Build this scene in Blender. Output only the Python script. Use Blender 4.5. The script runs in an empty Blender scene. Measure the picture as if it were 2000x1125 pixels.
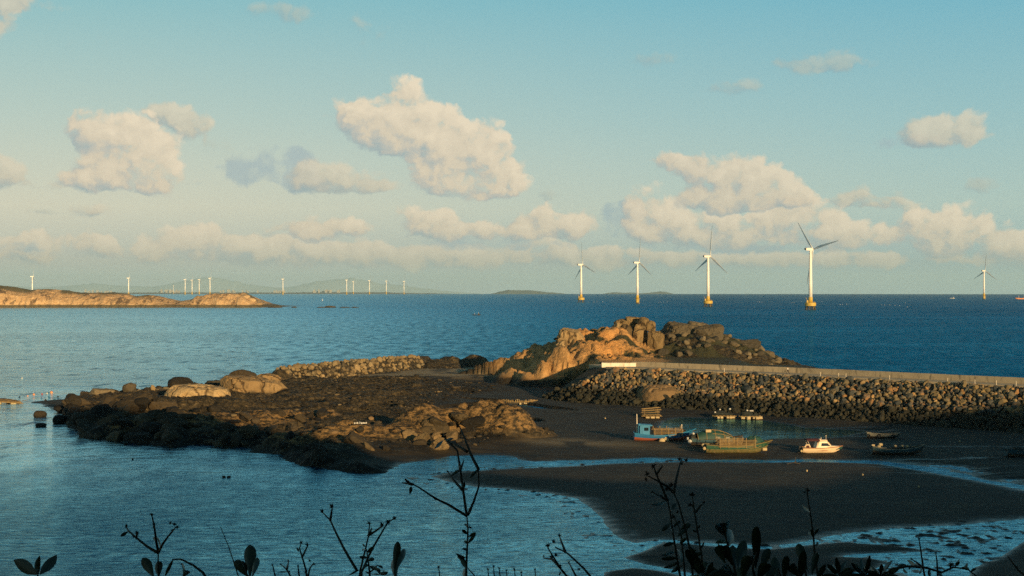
import bpy, bmesh, math, random
import numpy as np
from mathutils import Vector, Matrix

SC = bpy.context.scene
COL = SC.collection
F = 2778.0          # focal length in photo pixels (2000 wide)
EYE = 565.5         # photo row of true eye level
H = 30.0            # camera height above the water
RE = 6.371e6        # the sea is really curved: the horizon lies 19.5 km away
SUN_AZ, SUN_EL = 152.0, 9.5   # clockwise from the viewing direction (+Y)
rng = random.Random(7)
nrg = np.random.default_rng(11)

def at(px, py, z=0.0):
    Y = F*(H-z)/(py-EYE)
    return ((px-1000.0)/F*Y, Y, z)
def atY(px, py, Y):
    return ((px-1000.0)/F*Y, Y, H-(py-EYE)/F*Y)
def drop(d): return d*d/(2*RE)

# ------------------------------------------------------------ noise (numpy)
def _h(ix, iy, iz, s):
    n = (ix*374761393 + iy*668265263 + iz*2147483647 + s*974634721) & 0xffffffff
    n = ((n ^ (n >> 13))*1274126177) & 0xffffffff
    n = ((n ^ (n >> 16))*2246822519) & 0xffffffff
    return ((n ^ (n >> 15)) & 0xffff)/32767.5 - 1.0
def vnoise(x, y, z=0.0, s=0):
    x, y = np.asarray(x, float), np.asarray(y, float)
    z = np.zeros_like(x)+z
    ix, iy, iz = np.floor(x).astype(np.int64), np.floor(y).astype(np.int64), np.floor(z).astype(np.int64)
    fx, fy, fz = x-ix, y-iy, z-iz
    u, v, w = [t*t*t*(t*(t*6-15)+10) for t in (fx, fy, fz)]
    def c(a, b, d): return _h(ix+a, iy+b, iz+d, s)
    def l(a, b, t): return a+(b-a)*t
    return l(l(l(c(0,0,0), c(1,0,0), u), l(c(0,1,0), c(1,1,0), u), v),
             l(l(c(0,0,1), c(1,0,1), u), l(c(0,1,1), c(1,1,1), u), v), w)
def fbm(x, y, z=0.0, s=0, o=5, g=.5):
    t, a, f, n = 0, 1.0, 1.0, 0
    for i in range(o):
        t = t+a*vnoise(np.asarray(x)*f, np.asarray(y)*f, np.asarray(z)*f, s+i*17); n += a; a *= g; f *= 2.03
    return t/n
def ridged(x, y, s=0, o=4, z=0.0):
    t, a, f, n = 0, 1.0, 1.0, 0
    for i in range(o):
        t = t+a*(1-2*np.abs(vnoise(np.asarray(x)*f, np.asarray(y)*f, z, s+i*13))); n += a; a *= .5; f *= 2.1
    return t/n
def sst(e0, e1, x):
    t = np.clip((x-e0)/(e1-e0), 0, 1); return t*t*(3-2*t)
def sdf(X, Y, poly):
    """signed distance, positive inside"""
    P = np.array(poly, float); n = len(P)
    d2 = np.full(X.shape, 1e12); ins = np.zeros(X.shape, bool)
    for i in range(n):
        ax, ay = P[i]; bx, by = P[(i+1) % n]
        ex, ey = bx-ax, by-ay
        t = np.clip(((X-ax)*ex+(Y-ay)*ey)/(ex*ex+ey*ey+1e-9), 0, 1)
        d2 = np.minimum(d2, (X-ax-t*ex)**2+(Y-ay-t*ey)**2)
        if ay != by:
            ins ^= ((ay > Y) != (by > Y)) & (X < (bx-ax)*(Y-ay)/(by-ay)+ax)
    return np.where(ins, 1, -1)*np.sqrt(d2)
def wpoly(pts, z=0.0): return [at(a, b, z)[:2] for a, b in pts]

# ------------------------------------------------------------ mesh helpers
class MB:
    def __init__(s): s.v, s.f = [], []
    def add(s, v, f):
        o = len(s.v); s.v += [tuple(map(float, p)) for p in v]; s.f += [tuple(o+i for i in q) for q in f]; return s
    def box(s, c, d, rz=0.0, taper=1.0, ry=0.0):
        x, y, z = d[0]/2, d[1]/2, d[2]/2
        vs = []
        for k in (-1, 1):
            t = taper if k > 0 else 1.0
            for a, b in ((-1,-1),(1,-1),(1,1),(-1,1)): vs.append(Vector((a*x*t, b*y*t, k*z)))
        M = Matrix.Rotation(rz, 3, 'Z') @ Matrix.Rotation(ry, 3, 'Y')
        return s.add([M @ p + Vector(c) for p in vs], [(3,2,1,0),(4,5,6,7),(0,1,5,4),(1,2,6,5),(2,3,7,6),(3,0,4,7)])
    def tube(s, pts, r, n=6, cap=True):
        pts = [Vector(p) for p in pts]; m = len(pts)
        rs = r if isinstance(r, (list, tuple)) else [r]*m
        vs, fs = [], []
        t0 = (pts[1]-pts[0]).normalized(); up = Vector((0,0,1)) if abs(t0.z) < .9 else Vector((1,0,0))
        a = t0.cross(up).normalized()
        for i, p in enumerate(pts):
            t = (pts[min(i+1, m-1)]-pts[max(i-1, 0)]).normalized()
            a = (a-t*a.dot(t)).normalized(); b = t.cross(a)
            for k in range(n):
                q = 2*math.pi*k/n; vs.append(p+(a*math.cos(q)+b*math.sin(q))*rs[i])
        for i in range(m-1):
            for k in range(n):
                k2 = (k+1) % n; fs.append((i*n+k, i*n+k2, (i+1)*n+k2, (i+1)*n+k))
        if cap: fs += [tuple(range(n-1, -1, -1)), tuple((m-1)*n+k for k in range(n))]
        return s.add(vs, fs)
    def lathe(s, prof, n=24, c=(0,0,0)):
        vs, fs = [], []
        for r, z in prof:
            for k in range(n):
                q = 2*math.pi*k/n; vs.append((c[0]+r*math.cos(q), c[1]+r*math.sin(q), c[2]+z))
        for i in range(len(prof)-1):
            for k in range(n):
                k2 = (k+1) % n; fs.append((i*n+k, i*n+k2, (i+1)*n+k2, (i+1)*n+k))
        fs += [tuple(range(n-1, -1, -1)), tuple((len(prof)-1)*n+k for k in range(n))]
        return s.add(vs, fs)
    def loft(s, secs, close=True, caps=True):
        n = len(secs[0]); vs = [p for q in secs for p in q]; fs = []
        for i in range(len(secs)-1):
            for k in range(n if close else n-1):
                k2 = (k+1) % n; fs.append((i*n+k, i*n+k2, (i+1)*n+k2, (i+1)*n+k))
        if caps: fs += [tuple(range(n-1, -1, -1)), tuple((len(secs)-1)*n+k for k in range(n))]
        return s.add(vs, fs)
    def ball(s, c, r, n=10, m=6, sq=(1,1,1)):
        pr = [(math.sin(math.pi*(i+.02)/(m+.04)), -math.cos(math.pi*(i+.02)/(m+.04))) for i in range(m+1)]
        vs, fs = [], []
        for a, z in pr:
            for k in range(n):
                q = 2*math.pi*k/n; vs.append((c[0]+r*sq[0]*a*math.cos(q), c[1]+r*sq[1]*a*math.sin(q), c[2]+r*sq[2]*z))
        for i in range(m):
            for k in range(n):
                k2 = (k+1) % n; fs.append((i*n+k, i*n+k2, (i+1)*n+k2, (i+1)*n+k))
        return s.add(vs, fs)
    def mesh(s, name, mt, smooth=False):
        me = bpy.data.meshes.new(name); me.from_pydata(s.v, [], s.f); me.update()
        if smooth: me.polygons.foreach_set('use_smooth', [True]*len(me.polygons))
        if mt: me.materials.append(mt)
        return me
    def build(s, name, mt, parent=None, smooth=False):
        return link(name, s.mesh(name, mt, smooth), parent)
def link(name, data, parent=None, loc=(0,0,0)):
    o = bpy.data.objects.new(name, data); COL.objects.link(o); o.location = loc
    if parent is not None: o.parent = parent
    return o
def npmesh(name, V, Fq, mt, smooth=True, attrs=None):
    me = bpy.data.meshes.new(name)
    V = np.asarray(V, np.float32); Fq = np.asarray(Fq, np.int32); k = Fq.shape[1]
    me.vertices.add(len(V)); me.vertices.foreach_set('co', V.ravel())
    me.loops.add(Fq.size); me.loops.foreach_set('vertex_index', Fq.ravel())
    me.polygons.add(len(Fq)); me.polygons.foreach_set('loop_start', np.arange(0, Fq.size, k, dtype=np.int32))
    try: me.polygons.foreach_set('loop_total', np.full(len(Fq), k, np.int32))
    except Exception: pass
    me.polygons.foreach_set('use_smooth', np.full(len(Fq), smooth))
    me.update(calc_edges=True)
    for n, a in (attrs or {}).items():
        at_ = me.attributes.new(n, 'FLOAT', 'POINT'); at_.data.foreach_set('value', np.asarray(a, np.float32).ravel())
    if mt: me.materials.append(mt)
    return me
def gridfaces(nr, nc):
    i = np.arange(nr*nc).reshape(nr, nc)
    return np.stack([i[:-1,:-1].ravel(), i[:-1,1:].ravel(), i[1:,1:].ravel(), i[1:,:-1].ravel()], 1)
def tag(o, label=None, cat=None, group=None, kind=None):
    if label: o['label'] = label
    if cat: o['category'] = cat
    if group: o['group'] = group
    if kind: o['kind'] = kind
    return o
def thing(name, label, cat, loc=(0,0,0), rz=0.0, group=None):
    o = link(name, None, None, loc); o.rotation_euler = (0,0,rz); o.empty_display_size = .1
    return tag(o, label, cat, group)
def dup(o, parent=None):
    c = o.copy(); COL.objects.link(c); c.parent = parent
    for ch in list(o.children): dup(ch, c)
    return c

# ------------------------------------------------------------ material helpers
class NT:
    def __init__(s, tree): s.t = tree; s.n = tree.nodes; s.l = tree.links
    def new(s, typ, **kw):
        n = s.n.new(typ)
        for k, v in kw.items(): setattr(n, k, v)
        return n
    def put(s, sock, v):
        if isinstance(v, bpy.types.NodeSocket): s.l.new(v, sock)
        else: sock.default_value = v
    def m(s, op, a, b=None, c=None, clamp=False):
        n = s.new('ShaderNodeMath', operation=op, use_clamp=clamp)
        for i, v in enumerate((a, b, c)):
            if v is not None: s.put(n.inputs[i], v)
        return n.outputs[0]
    def vm(s, op, a, b=None, c=None):
        n = s.new('ShaderNodeVectorMath', operation=op)
        for i, v in enumerate((a, b, c)):
            if v is not None: s.put(n.inputs[i], v)
        return n.outputs['Value'] if op in ('DOT_PRODUCT', 'LENGTH') else n.outputs[0]
    def mix(s, f, a, b):
        n = s.new('ShaderNodeMix', data_type='RGBA'); s.put(n.inputs[0], f)
        for i, v in ((6, a), (7, b)):
            s.put(n.inputs[i], v if isinstance(v, bpy.types.NodeSocket) else (*v[:3], 1))
        return n.outputs[2]
    def mul(s, a, b):
        n = s.new('ShaderNodeMix', data_type='RGBA', blend_type='MULTIPLY'); n.inputs[0].default_value = 1
        for i, v in ((6, a), (7, b)):
            s.put(n.inputs[i], v if isinstance(v, bpy.types.NodeSocket) else (*v[:3], 1))
        return n.outputs[2]
    def rng(s, v, a, b, c=0.0, d=1.0, smooth=True):
        n = s.new('ShaderNodeMapRange', interpolation_type='SMOOTHSTEP' if smooth else 'LINEAR')
        for i, x in enumerate((v, a, b, c, d)): s.put(n.inputs[i], x)
        return n.outputs[0]
    def ramp(s, v, stops, interp='LINEAR'):
        n = s.new('ShaderNodeValToRGB'); r = n.color_ramp; r.interpolation = interp
        while len(r.elements) < len(stops): r.elements.new(.5)
        for e, (p, c) in zip(r.elements, stops): e.position = p; e.color = (*c[:3], 1)
        s.put(n.inputs[0], v); return n.outputs[0]
    def noise(s, vec, scale, detail=4, rough=.55, dist=0.0, col=False):
        n = s.new('ShaderNodeTexNoise'); s.put(n.inputs['Vector'], vec); s.put(n.inputs['Scale'], scale)
        n.inputs['Detail'].default_value = detail; n.inputs['Roughness'].default_value = rough
        n.inputs['Distortion'].default_value = dist
        return n.outputs['Color' if col else 'Fac']
    def vor(s, vec, scale, feature='F1', out='Distance'):
        n = s.new('ShaderNodeTexVoronoi', feature=feature); s.put(n.inputs['Vector'], vec); s.put(n.inputs['Scale'], scale)
        return n.outputs[out]
    def attr(s, name):
        n = s.new('ShaderNodeAttribute', attribute_name=name); return n.outputs['Fac']
    def bump(s, h, dist=.1, st=1.0, nrm=None):
        n = s.new('ShaderNodeBump'); s.put(n.inputs['Height'], h); n.inputs['Distance'].default_value = dist
        s.put(n.inputs['Strength'], st)
        if nrm is not None: s.l.new(nrm, n.inputs['Normal'])
        return n.outputs[0]
    def pos(s): return s.new('ShaderNodeNewGeometry').outputs['Position']
    def obj(s): return s.new('ShaderNodeTexCoord').outputs['Object']
    def sep(s, v):
        n = s.new('ShaderNodeSeparateXYZ'); s.put(n.inputs[0], v); return n.outputs
def newmat(name):
    m = bpy.data.materials.new(name); m.use_nodes = True; t = NT(m.node_tree)
    b = t.n['Principled BSDF']; return m, t, b
def plain(name, col, rough=.6, var=.25, scale=2.0, bump=.01, bscale=12.0, metal=0.0, dirt=None, spec=.4):
    """painted / natural surface: blotchy colour, fine relief, optional grime streaks"""
    m, t, b = newmat(name); p = t.obj()
    n = t.noise(p, scale, 5, .6)
    c = t.mix(n, tuple(x*(1-var) for x in col), tuple(min(1, x*(1+var)) for x in col))
    if dirt:
        d = t.noise(t.vm('MULTIPLY', p, (1.5, 1.5, .5)), scale*1.3, 6, .7)
        c = t.mix(t.rng(d, .5, .72), c, dirt)
    t.put(b.inputs['Base Color'], c)
    t.put(b.inputs['Roughness'], t.m('ADD', rough-.1, t.m('MULTIPLY', n, .2)))
    b.inputs['Metallic'].default_value = metal; b.inputs['Specular IOR Level'].default_value = spec
    if bump: t.put(b.inputs['Normal'], t.bump(t.noise(p, bscale, 3), bump))
    return m
# ------------------------------------------------------------ camera, sun, sky
cam = bpy.data.cameras.new('camera'); co = link('camera', cam, None, (0,0,H))
co.rotation_euler = (math.radians(90),0,0); cam.lens = 50.0; cam.sensor_width = 36.0
cam.shift_y = (EYE-562.5)/2000.0; cam.clip_start = .1; cam.clip_end = 90000
SC.camera = co
sl = bpy.data.lights.new('sun', 'SUN'); so = link('sun', sl)
sd = Vector((math.sin(math.radians(SUN_AZ))*math.cos(math.radians(SUN_EL)),
             math.cos(math.radians(SUN_AZ))*math.cos(math.radians(SUN_EL)), math.sin(math.radians(SUN_EL))))
so.rotation_euler = sd.to_track_quat('Z', 'Y').to_euler(); so.location = (0,0,60)
sl.energy = 5.0; sl.angle = math.radians(.5); sl.color = (1.0, .69, .34)
vs = SC.view_settings; vs.view_transform = 'Standard'; vs.look = 'None'; vs.exposure = .45; vs.gamma = 1; vs.use_curve_mapping = False
cy = SC.cycles; cy.use_denoising = False
try: cy.denoiser = 'OPENIMAGEDENOISE'
except Exception: pass
cy.max_bounces = 5; cy.diffuse_bounces = 2; cy.glossy_bounces = 3; cy.transmission_bounces = 3; cy.volume_bounces = 0
cy.sample_clamp_indirect = 4.0; cy.use_adaptive_sampling = True; cy.adaptive_threshold = .02

W = bpy.data.worlds.new('World'); SC.world = W; W.use_nodes = True
t = NT(W.node_tree); bg = t.n['Background']
sky = t.new('ShaderNodeTexSky', sky_type='NISHITA', sun_disc=False)
sky.sun_elevation = math.radians(SUN_EL); sky.sun_rotation = math.radians(SUN_AZ)
sky.altitude = 30; sky.air_density = 1.2; sky.dust_density = 2.0; sky.ozone_density = 2.0
D = t.new('ShaderNodeTexCoord').outputs['Generated']
d = t.sep(D)
hor = t.m('SQRT', t.m('ADD', t.m('MULTIPLY', d[0], d[0]), t.m('MULTIPLY', d[1], d[1])))
el = t.m('ARCTAN2', d[2], hor); az = t.m('ARCTAN2', d[0], d[1])
# clear-sky colour by height above the horizon, deeper towards the right (away from the glow)
eln = t.m('MULTIPLY', el, 1/1.6)
grad = t.ramp(eln, [(0.0, (.54,.60,.575)), (.012, (.585,.635,.585)), (.035, (.70,.705,.59)), (.075, (.475,.625,.60)),
                    (.125, (.25,.53,.60)), (.24, (.085,.22,.285)), (.45, (.028,.085,.125)), (1.0, (.014,.045,.075))])
side = t.rng(az, -.4, .45)
grad = t.mul(grad, t.mix(side, (1.08, 1.03, .97), (.66, .90, 1.0)))
skyc = t.vm('SCALE', sky.outputs[0]); skyc.node.inputs['Scale'].default_value = .10
clear = t.mix(.92, skyc, grad)

# clouds: soft bodies laid out by bearing and height, broken up by fractal noise
#  (bearing and height in photo pixels: 2778 px = 1 rad), rx, ry, weight
BANK = [(20,482,90,34,.8),(135,492,60,26,.9),(200,476,34,22,.9),(262,492,70,26,.9),(345,486,44,30,1),(400,478,40,34,1),(455,482,46,34,1),(520,494,60,26,1),(600,492,60,28,.95),(680,494,60,26,.95),(760,500,60,22,.9),
 (835,500,60,22,.9),(905,503,60,20,.9),(965,500,50,22,.9),(1035,490,34,30,1),(1085,490,36,26,1),(1150,500,60,22,.9),(1215,504,60,18,.8),(1300,508,90,16,.8),(1420,508,90,15,.8),(1540,506,80,17,.8),(1650,508,80,16,.8),(1760,508,90,16,.8),(1890,506,60,18,.85),(1980,504,60,22,.9)]
MIDC = [(825,428,50,30,1),(862,440,40,24,1),(905,456,60,18,.8),(945,446,26,20,.9),(1045,440,48,26,1),(1098,425,46,32,1),(1125,448,40,22,.9),(1005,458,40,14,.6),(640,446,60,20,.8),(690,438,34,22,.7),(560,456,60,16,.7),
 (1270,410,48,40,1),(1310,440,62,38,1),(1380,448,70,30,1),(1450,446,80,30,1),(1520,430,40,30,1),(1570,428,52,42,1),(1600,456,60,30,.9),(1655,466,60,26,.8),(1240,455,40,18,.8),
 (1765,462,46,36,1),(1820,446,56,46,1),(1870,476,70,34,1),(1945,490,60,22,.85),(1990,482,40,20,.9)]
UPR = [(1300,312,26,16,.85),(1330,330,36,20,.95),(1390,345,44,34,1),(1430,372,70,34,1),(1480,348,50,40,1),(1500,380,60,30,1),(1400,395,80,18,1),(1545,390,40,16,.7)]
BIG = [(790,205,40,40,1),(700,228,52,34,1),(745,245,60,42,1),(810,250,66,50,1),(870,268,60,44,1),(930,285,50,42,1),(965,315,44,40,1),(930,348,70,34,1),(985,368,44,20,1),(840,352,50,20,.7),(890,368,60,18,.9),(850,315,46,34,.85),(770,275,50,26,.7),
 (195,262,36,30,1),(235,270,50,38,1),(290,285,50,44,1),(300,325,56,40,1),(238,318,48,30,.9),(250,348,80,28,1),(330,356,50,28,1),(200,364,70,16,.7)]
DIM = [(370,240,44,26,.9),(395,262,40,24,.9),(335,228,34,18,.7),(20,338,46,32,1),(45,355,34,24,.9),(-20,350,50,34,1),(10,40,60,42,1),(-10,80,60,32,1),(90,40,44,18,.8),(1790,266,50,26,1),(1850,258,44,24,1),(1822,280,60,18,1),
 (640,340,44,30,1),(690,352,60,22,1),(735,366,50,11,.8),(600,352,44,24,.8),(1680,388,50,18,.9),(1640,396,44,14,.8),(1725,406,44,13,.9),(190,418,34,11,.9),(130,372,36,12,.8)]
WISP = [(1590,128,62,18,1),(1650,142,50,12,.8),(1540,145,40,14,.8),(1430,178,44,15,1),(1275,126,42,12,1),(545,42,55,16,.8),(710,62,34,24,.7),(575,32,24,20,.7),(1070,378,24,12,1),(1880,375,34,14,1),(210,108,60,14,.5),(440,290,40,30,.6),(130,424,40,6,.8)]
GREY = [(530,320,60,30,1),(480,345,46,18,.9),(575,330,50,34,.9),(620,366,50,16,.8),(1208,430,34,26,1),(1235,408,40,22,.8),(1215,455,34,14,.7),(1750,288,52,12,1),(890,478,110,12,.9),(1010,482,60,14,.9),(960,468,50,12,.8),
 (368,370,30,14,.8),(1420,402,100,12,.5),(1680,478,60,11,.7),(1330,482,120,9,.7),(1480,484,110,9,.7),(170,426,44,7,.8),(600,464,90,9,.8),(40,488,60,8,.7),(1870,502,80,7,.7),(160,498,70,7,.6),(1130,474,50,9,.7),(1770,490,50,10,.7)]
uv = t.new('ShaderNodeCombineXYZ'); t.put(uv.inputs[0], az); t.put(uv.inputs[1], el)
UV = uv.outputs[0]
w1 = t.noise(UV, 42.0, 5, .6, 0, True)
warp = t.vm('MULTIPLY', t.vm('SUBTRACT', w1, (.5,.5,.5)), (.020,.014,0))
P = t.vm('ADD', UV, warp)
def blobs(lst):
    acc = g = None
    for x, y, rx, ry, w in lst:
        rx *= 1.66; ry *= 1.58
        sx, sy = F/rx, F/ry
        q = t.vm('MULTIPLY_ADD', P, (sx, sy, 0), (-(x-1000)/F*sx, -(EYE-y)/F*sy, 0))
        v = t.m('MAXIMUM', t.m('MULTIPLY_ADD', t.vm('DOT_PRODUCT', q, q), -w, w), 0.0)
        up = t.m('MULTIPLY', t.vm('DOT_PRODUCT', q, (.45, .8, 0)), v)
        acc = v if acc is None else t.m('ADD', acc, v)
        g = up if g is None else t.m('ADD', g, up)
    return acc, g
def puff(off):
    p = t.vm('ADD', P, off) if off else P
    v = t.vor(p, 52.0, 'SMOOTH_F1'); v.node.inputs['Smoothness'].default_value = .5
    v.node.inputs['Detail'].default_value = 3.0; v.node.inputs['Roughness'].default_value = .55
    n = t.noise(p, 58.0, 9, .62)
    return t.m('ADD', t.m('MULTIPLY', v, -.60), t.m('MULTIPLY', n, 1.15))
p0 = puff(None); p1 = puff((.0045, .0065, 0))
pn = t.m('MULTIPLY', t.m('SUBTRACT', p0, .13), 1.40)
rel = t.m('MULTIPLY', t.m('SUBTRACT', p0, p1), .75)
STOPS = [(0, (.38,.465,.47)), (.28, (.55,.535,.47)), (.50, (.735,.63,.475)), (1, (.88,.745,.55))]
low = t.rng(el, .010, .045, .74, 1.0)
def layer(bg_, lst, opac, soft=.58, thr=.24, tint=(1,1,1), fade=True):
    dens, lift = blobs(lst)
    dd = t.m('ADD', t.m('MINIMUM', dens, 1.15), pn)
    al = t.m('MULTIPLY', t.m('MULTIPLY', t.rng(dd, thr, thr+soft), t.rng(dens, .01, .22)), opac)
    sh = t.m('ADD', rel, t.m('MULTIPLY', t.m('DIVIDE', lift, t.m('ADD', dens, .12)), .95))
    sh = t.m('ADD', sh, t.m('MULTIPLY', t.rng(dd, .3, 1.5), .28))
    li = t.ramp(t.rng(sh, -.50, .62, 0, 1, False), [(p_, tuple(c*k for c, k in zip(c_, tint))) for p_, c_ in STOPS])
    if fade: li = t.mix(low, clear, li)
    return t.mix(al, bg_, li)
def greylayer(bg_, lst, opac):
    dens, _ = blobs(lst); dd = t.m('ADD', t.m('MINIMUM', dens, 1.0), pn)
    return t.mix(t.m('MULTIPLY', t.m('MULTIPLY', t.rng(dd, .25, 1.0), t.rng(dens, .01, .22)), opac), bg_, t.mix(side, (.43,.52,.52), (.36,.49,.52)))
c = layer(clear, WISP, .55, .8, .18, (.66,.80,.90))
c = layer(c, BANK, .84, .55, .24)
c = greylayer(c, GREY, .88)
c = layer(c, DIM, .78, .70, .20, (.86,.90,.92))
c = layer(c, MIDC, .90)
c = layer(c, UPR, .90, .58, .24, (.95,.96,.97))
c2 = layer(c, BIG, .94, .58, .24)
t.put(bg.inputs['Color'], c2); bg.inputs['Strength'].default_value = .73
W.cycles.sampling_method = 'MANUAL'; W.cycles.sample_map_resolution = 512
# ------------------------------------------------------------ sea (curved sheet reaching past the horizon)
def sea_material():
    m, t, b = newmat('sea_water'); p = t.pos(); s = t.sep(p)
    dist = t.m('SQRT', t.m('ADD', t.m('MULTIPLY', s[0], s[0]), t.m('MULTIPLY', s[1], s[1])))
    calm = t.rng(dist, 200.0, 430.0, .15, 1.0)                      # sheltered water inside the bay
    patch = t.noise(t.vm('MULTIPLY', p, (.0022, .0075, 0)), 1.0, 4, .6)   # wind lanes
    gust = t.rng(patch, .36, .64, .55, 1.25)
    w1 = t.noise(t.vm('MULTIPLY', p, (.055, .105, 0)), 1.0, 3, .5, .6)
    e = t.vm('DIVIDE', t.vm('SUBTRACT', p, (52, 316, 0)), (38, 42, 1)); e2 = t.vm('DOT_PRODUCT', e, t.vm('MULTIPLY', e, (1,1,0)))
    nearw = t.m('MAXIMUM', t.rng(dist, 170.0, 330.0, 1.0, 0.0), t.rng(e2, .8, 1.3, 1.0, 0.0))
    w2 = t.noise(t.vm('MULTIPLY', p, (.24, .42, 0)), 1.0, 3, .55, .5)
    w3 = t.noise(t.vm('MULTIPLY', p, (.9, 1.5, 0)), 1.0, 3, .6)
    h = t.m('ADD', t.m('MULTIPLY', w1, 1.9), t.m('ADD', t.m('MULTIPLY', w2, .95), t.m('MULTIPLY', w3, .22)))
    h = t.m('MULTIPLY', h, t.m('MULTIPLY', calm, gust))
    rip = t.noise(t.vm('MULTIPLY', t.vm('ADD', p, t.vm('MULTIPLY', t.noise(p, .05, 2, .5, 0, True), (9,9,0))), (.42, 1.15, 0)), 1.0, 4, .62)
    h = t.m('ADD', h, t.m('MULTIPLY', rip, t.m('MULTIPLY_ADD', nearw, .20, .10)))
    h = t.m('MULTIPLY', h, t.rng(e2, .8, 1.3, .10, 1.0))                  # the still pool by the boats
    nb = t.bump(h, 1.0, 1.0)
    t.n.remove(b)
    fr = t.new('ShaderNodeFresnel'); fr.inputs[0].default_value = 1.333; t.l.new(nb, fr.inputs[1])
    # a ruffled sea never mirrors fully at grazing angles: wave faces lean towards the viewer and hide the far slopes
    chop = t.noise(t.vm('MULTIPLY', p, (.16, .055, 0)), 1.0, 9, .70)
    side = t.m('DIVIDE', s[0], t.m('ADD', s[1], 1.0))                        # reflection strength and tint set by bearing: paler left, bluer right
    fac = t.rng(fr.outputs[0], 0.0, 1.0, .02, t.m('MULTIPLY', t.m('ADD', t.m('MULTIPLY', nearw, t.m('MULTIPLY', t.rng(rip, .3, .7, .25, 1.75, False), t.m('MULTIPLY', t.rng(side, -.32, .02, .42, .85), t.rng(e2, .8, 1.3, .6, 1.0)))), t.m('MULTIPLY', t.m('SUBTRACT', 1.0, nearw), t.m('ADD', t.rng(side, -.36, .16, 1.2, .17), t.m('MULTIPLY', t.m('SUBTRACT', patch, .5), .45)))), t.m('ADD', nearw, t.m('MULTIPLY', t.m('SUBTRACT', 1.0, nearw), t.rng(chop, .34, .66, .25, 1.8, False)))), False)
    df = t.new('ShaderNodeBsdfDiffuse'); t.put(df.inputs[0], t.mix(nearw, t.mix(patch, (.001,.070,.185), (.002,.115,.270)), t.mix(t.rng(e2, .8, 1.3), (.006,.030,.055), t.mix(t.rng(side, -.15, .1), (.002,.100,.215), (.003,.055,.120))))); t.l.new(nb, df.inputs[2])
    gl = t.new('ShaderNodeBsdfGlossy'); t.put(gl.inputs[0], t.mix(t.m('MULTIPLY', t.rng(side, -.40, .14), t.m('SUBTRACT', 1.0, nearw)), t.mix(nearw, (.76,.96,1.0), (.42,.86,1.0)), (.13,.66,1.0))); t.l.new(nb, gl.inputs['Normal'])
    t.put(gl.inputs['Roughness'], t.rng(dist, 150.0, 3000.0, .10, .30))
    mx = t.new('ShaderNodeMixShader'); t.put(mx.inputs[0], fac); t.l.new(df.outputs[0], mx.inputs[1]); t.l.new(gl.outputs[0], mx.inputs[2])
    t.l.new(mx.outputs[0], t.n['Material Output'].inputs['Surface'])
    return m
rad = [60.0]
while rad[-1] < 22500: rad.append(rad[-1]*1.035+.5)
rad = np.array(rad)
ang = np.radians(np.concatenate([np.arange(-180, -40, 6.0), np.arange(-40, 40, 1.0), np.arange(40, 180.1, 6.0)]))
R_, A_ = np.meshgrid(rad, ang, indexing='ij')
V = np.stack([R_*np.sin(A_), R_*np.cos(A_), -R_**2/(2*RE)], -1).reshape(-1, 3)
me = npmesh('sea', V, gridfaces(len(rad), len(ang))[:, ::-1], sea_material())
tag(link('sea', me), 'open blue sea rippling round the headland and filling the bay', kind='structure')
# ------------------------------------------------------------ shore: sand flat, rock shelf, headland
LAND = wpoly([(118,802),(150,815),(146,850),(200,858),(265,860),(340,872),(385,866),(430,868),(490,873),(545,885),(590,903),(650,916),(700,923),
              (745,921),(775,911),(800,904),(870,892),(940,890),(1003,892),(1018,899),(1050,902),(1100,899),(1200,897),(1360,896),(1490,898),(1560,896),
              (1640,899),(1700,898),(1760,904),(1830,914),(1900,930),(2000,949),(2200,955)]) + \
       [(210,215),(300,230),(330,330),(190,300),(128,332),(84,372),(112,430),(100,478),(62,508),(20,508),(-10,522),(-33,548),(-46,530),(-76,455),(-88,428),(-106,402),(-124,388),(-128,380)]
SOUTH = wpoly([(843,930),(880,923),(950,918),(1000,916),(1090,912),(1200,905),(1360,902),(1490,904),(1560,902),(1640,903),(1720,906),(1760,913),(1850,928),(1930,943),(2000,957),(2250,1000),
               (2250,1010),(2000,1014),(1900,1022),(1850,1027),(1790,1029),(1700,1034),(1640,1044),(1600,1052),(1550,1062),(1500,1066),(1400,1062),(1340,1056),(1290,1054),(1240,1061),(1215,1052),(1190,1036),(1172,1012),(1150,992),(1125,975),(1070,965),(1000,956),(930,951),(875,940)])
BARS = [wpoly([(1222,1088),(1255,1078),(1290,1062),(1330,1061),(1420,1069),(1500,1073),(1590,1064),(1650,1058),(1720,1063),(1785,1070),(1810,1077),(1740,1080),(1670,1082),(1640,1086),(1700,1091),(1735,1097),(1700,1116),(1620,1122),(1500,1130),(1390,1128),(1300,1112),(1250,1098)]),
        wpoly([(1185,1116),(1240,1108),(1290,1117),(1340,1128),(1420,1150),(1420,1240),(1150,1240)]),
        wpoly([(2000,1058),(1955,1088),(1905,1108),(1890,1130),(1840,1220),(2300,1220),(2300,1000)])]
POOL = wpoly([(1290,822),(1330,815),(1400,817),(1500,823),(1570,834),(1640,838),(1690,842),(1640,852),(1560,856),(1480,858),(1400,852),(1340,846),(1285,836)])
POOLS2 = [wpoly([(845,803),(880,796),(925,792),(960,797),(915,803),(870,806)]), wpoly([(1010,826),(1040,823),(1062,828),(1035,831)]), wpoly([(720,808),(780,809),(770,812),(725,812)]),
          wpoly([(900,781),(980,785),(1060,795),(1130,806),(1060,802),(960,792)])]
SHELF = wpoly([(112,800),(150,852),(340,876),(490,877),(560,897),(650,920),(735,922),(772,910),(690,893),(760,882),(900,879),(1050,852),(1062,834),(900,806),(840,797),(930,770),(1000,760),
               (970,748),(800,742),(700,745),(600,745),(545,738),(440,742),(340,762),(200,776),(120,785)], 1.0)
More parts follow.
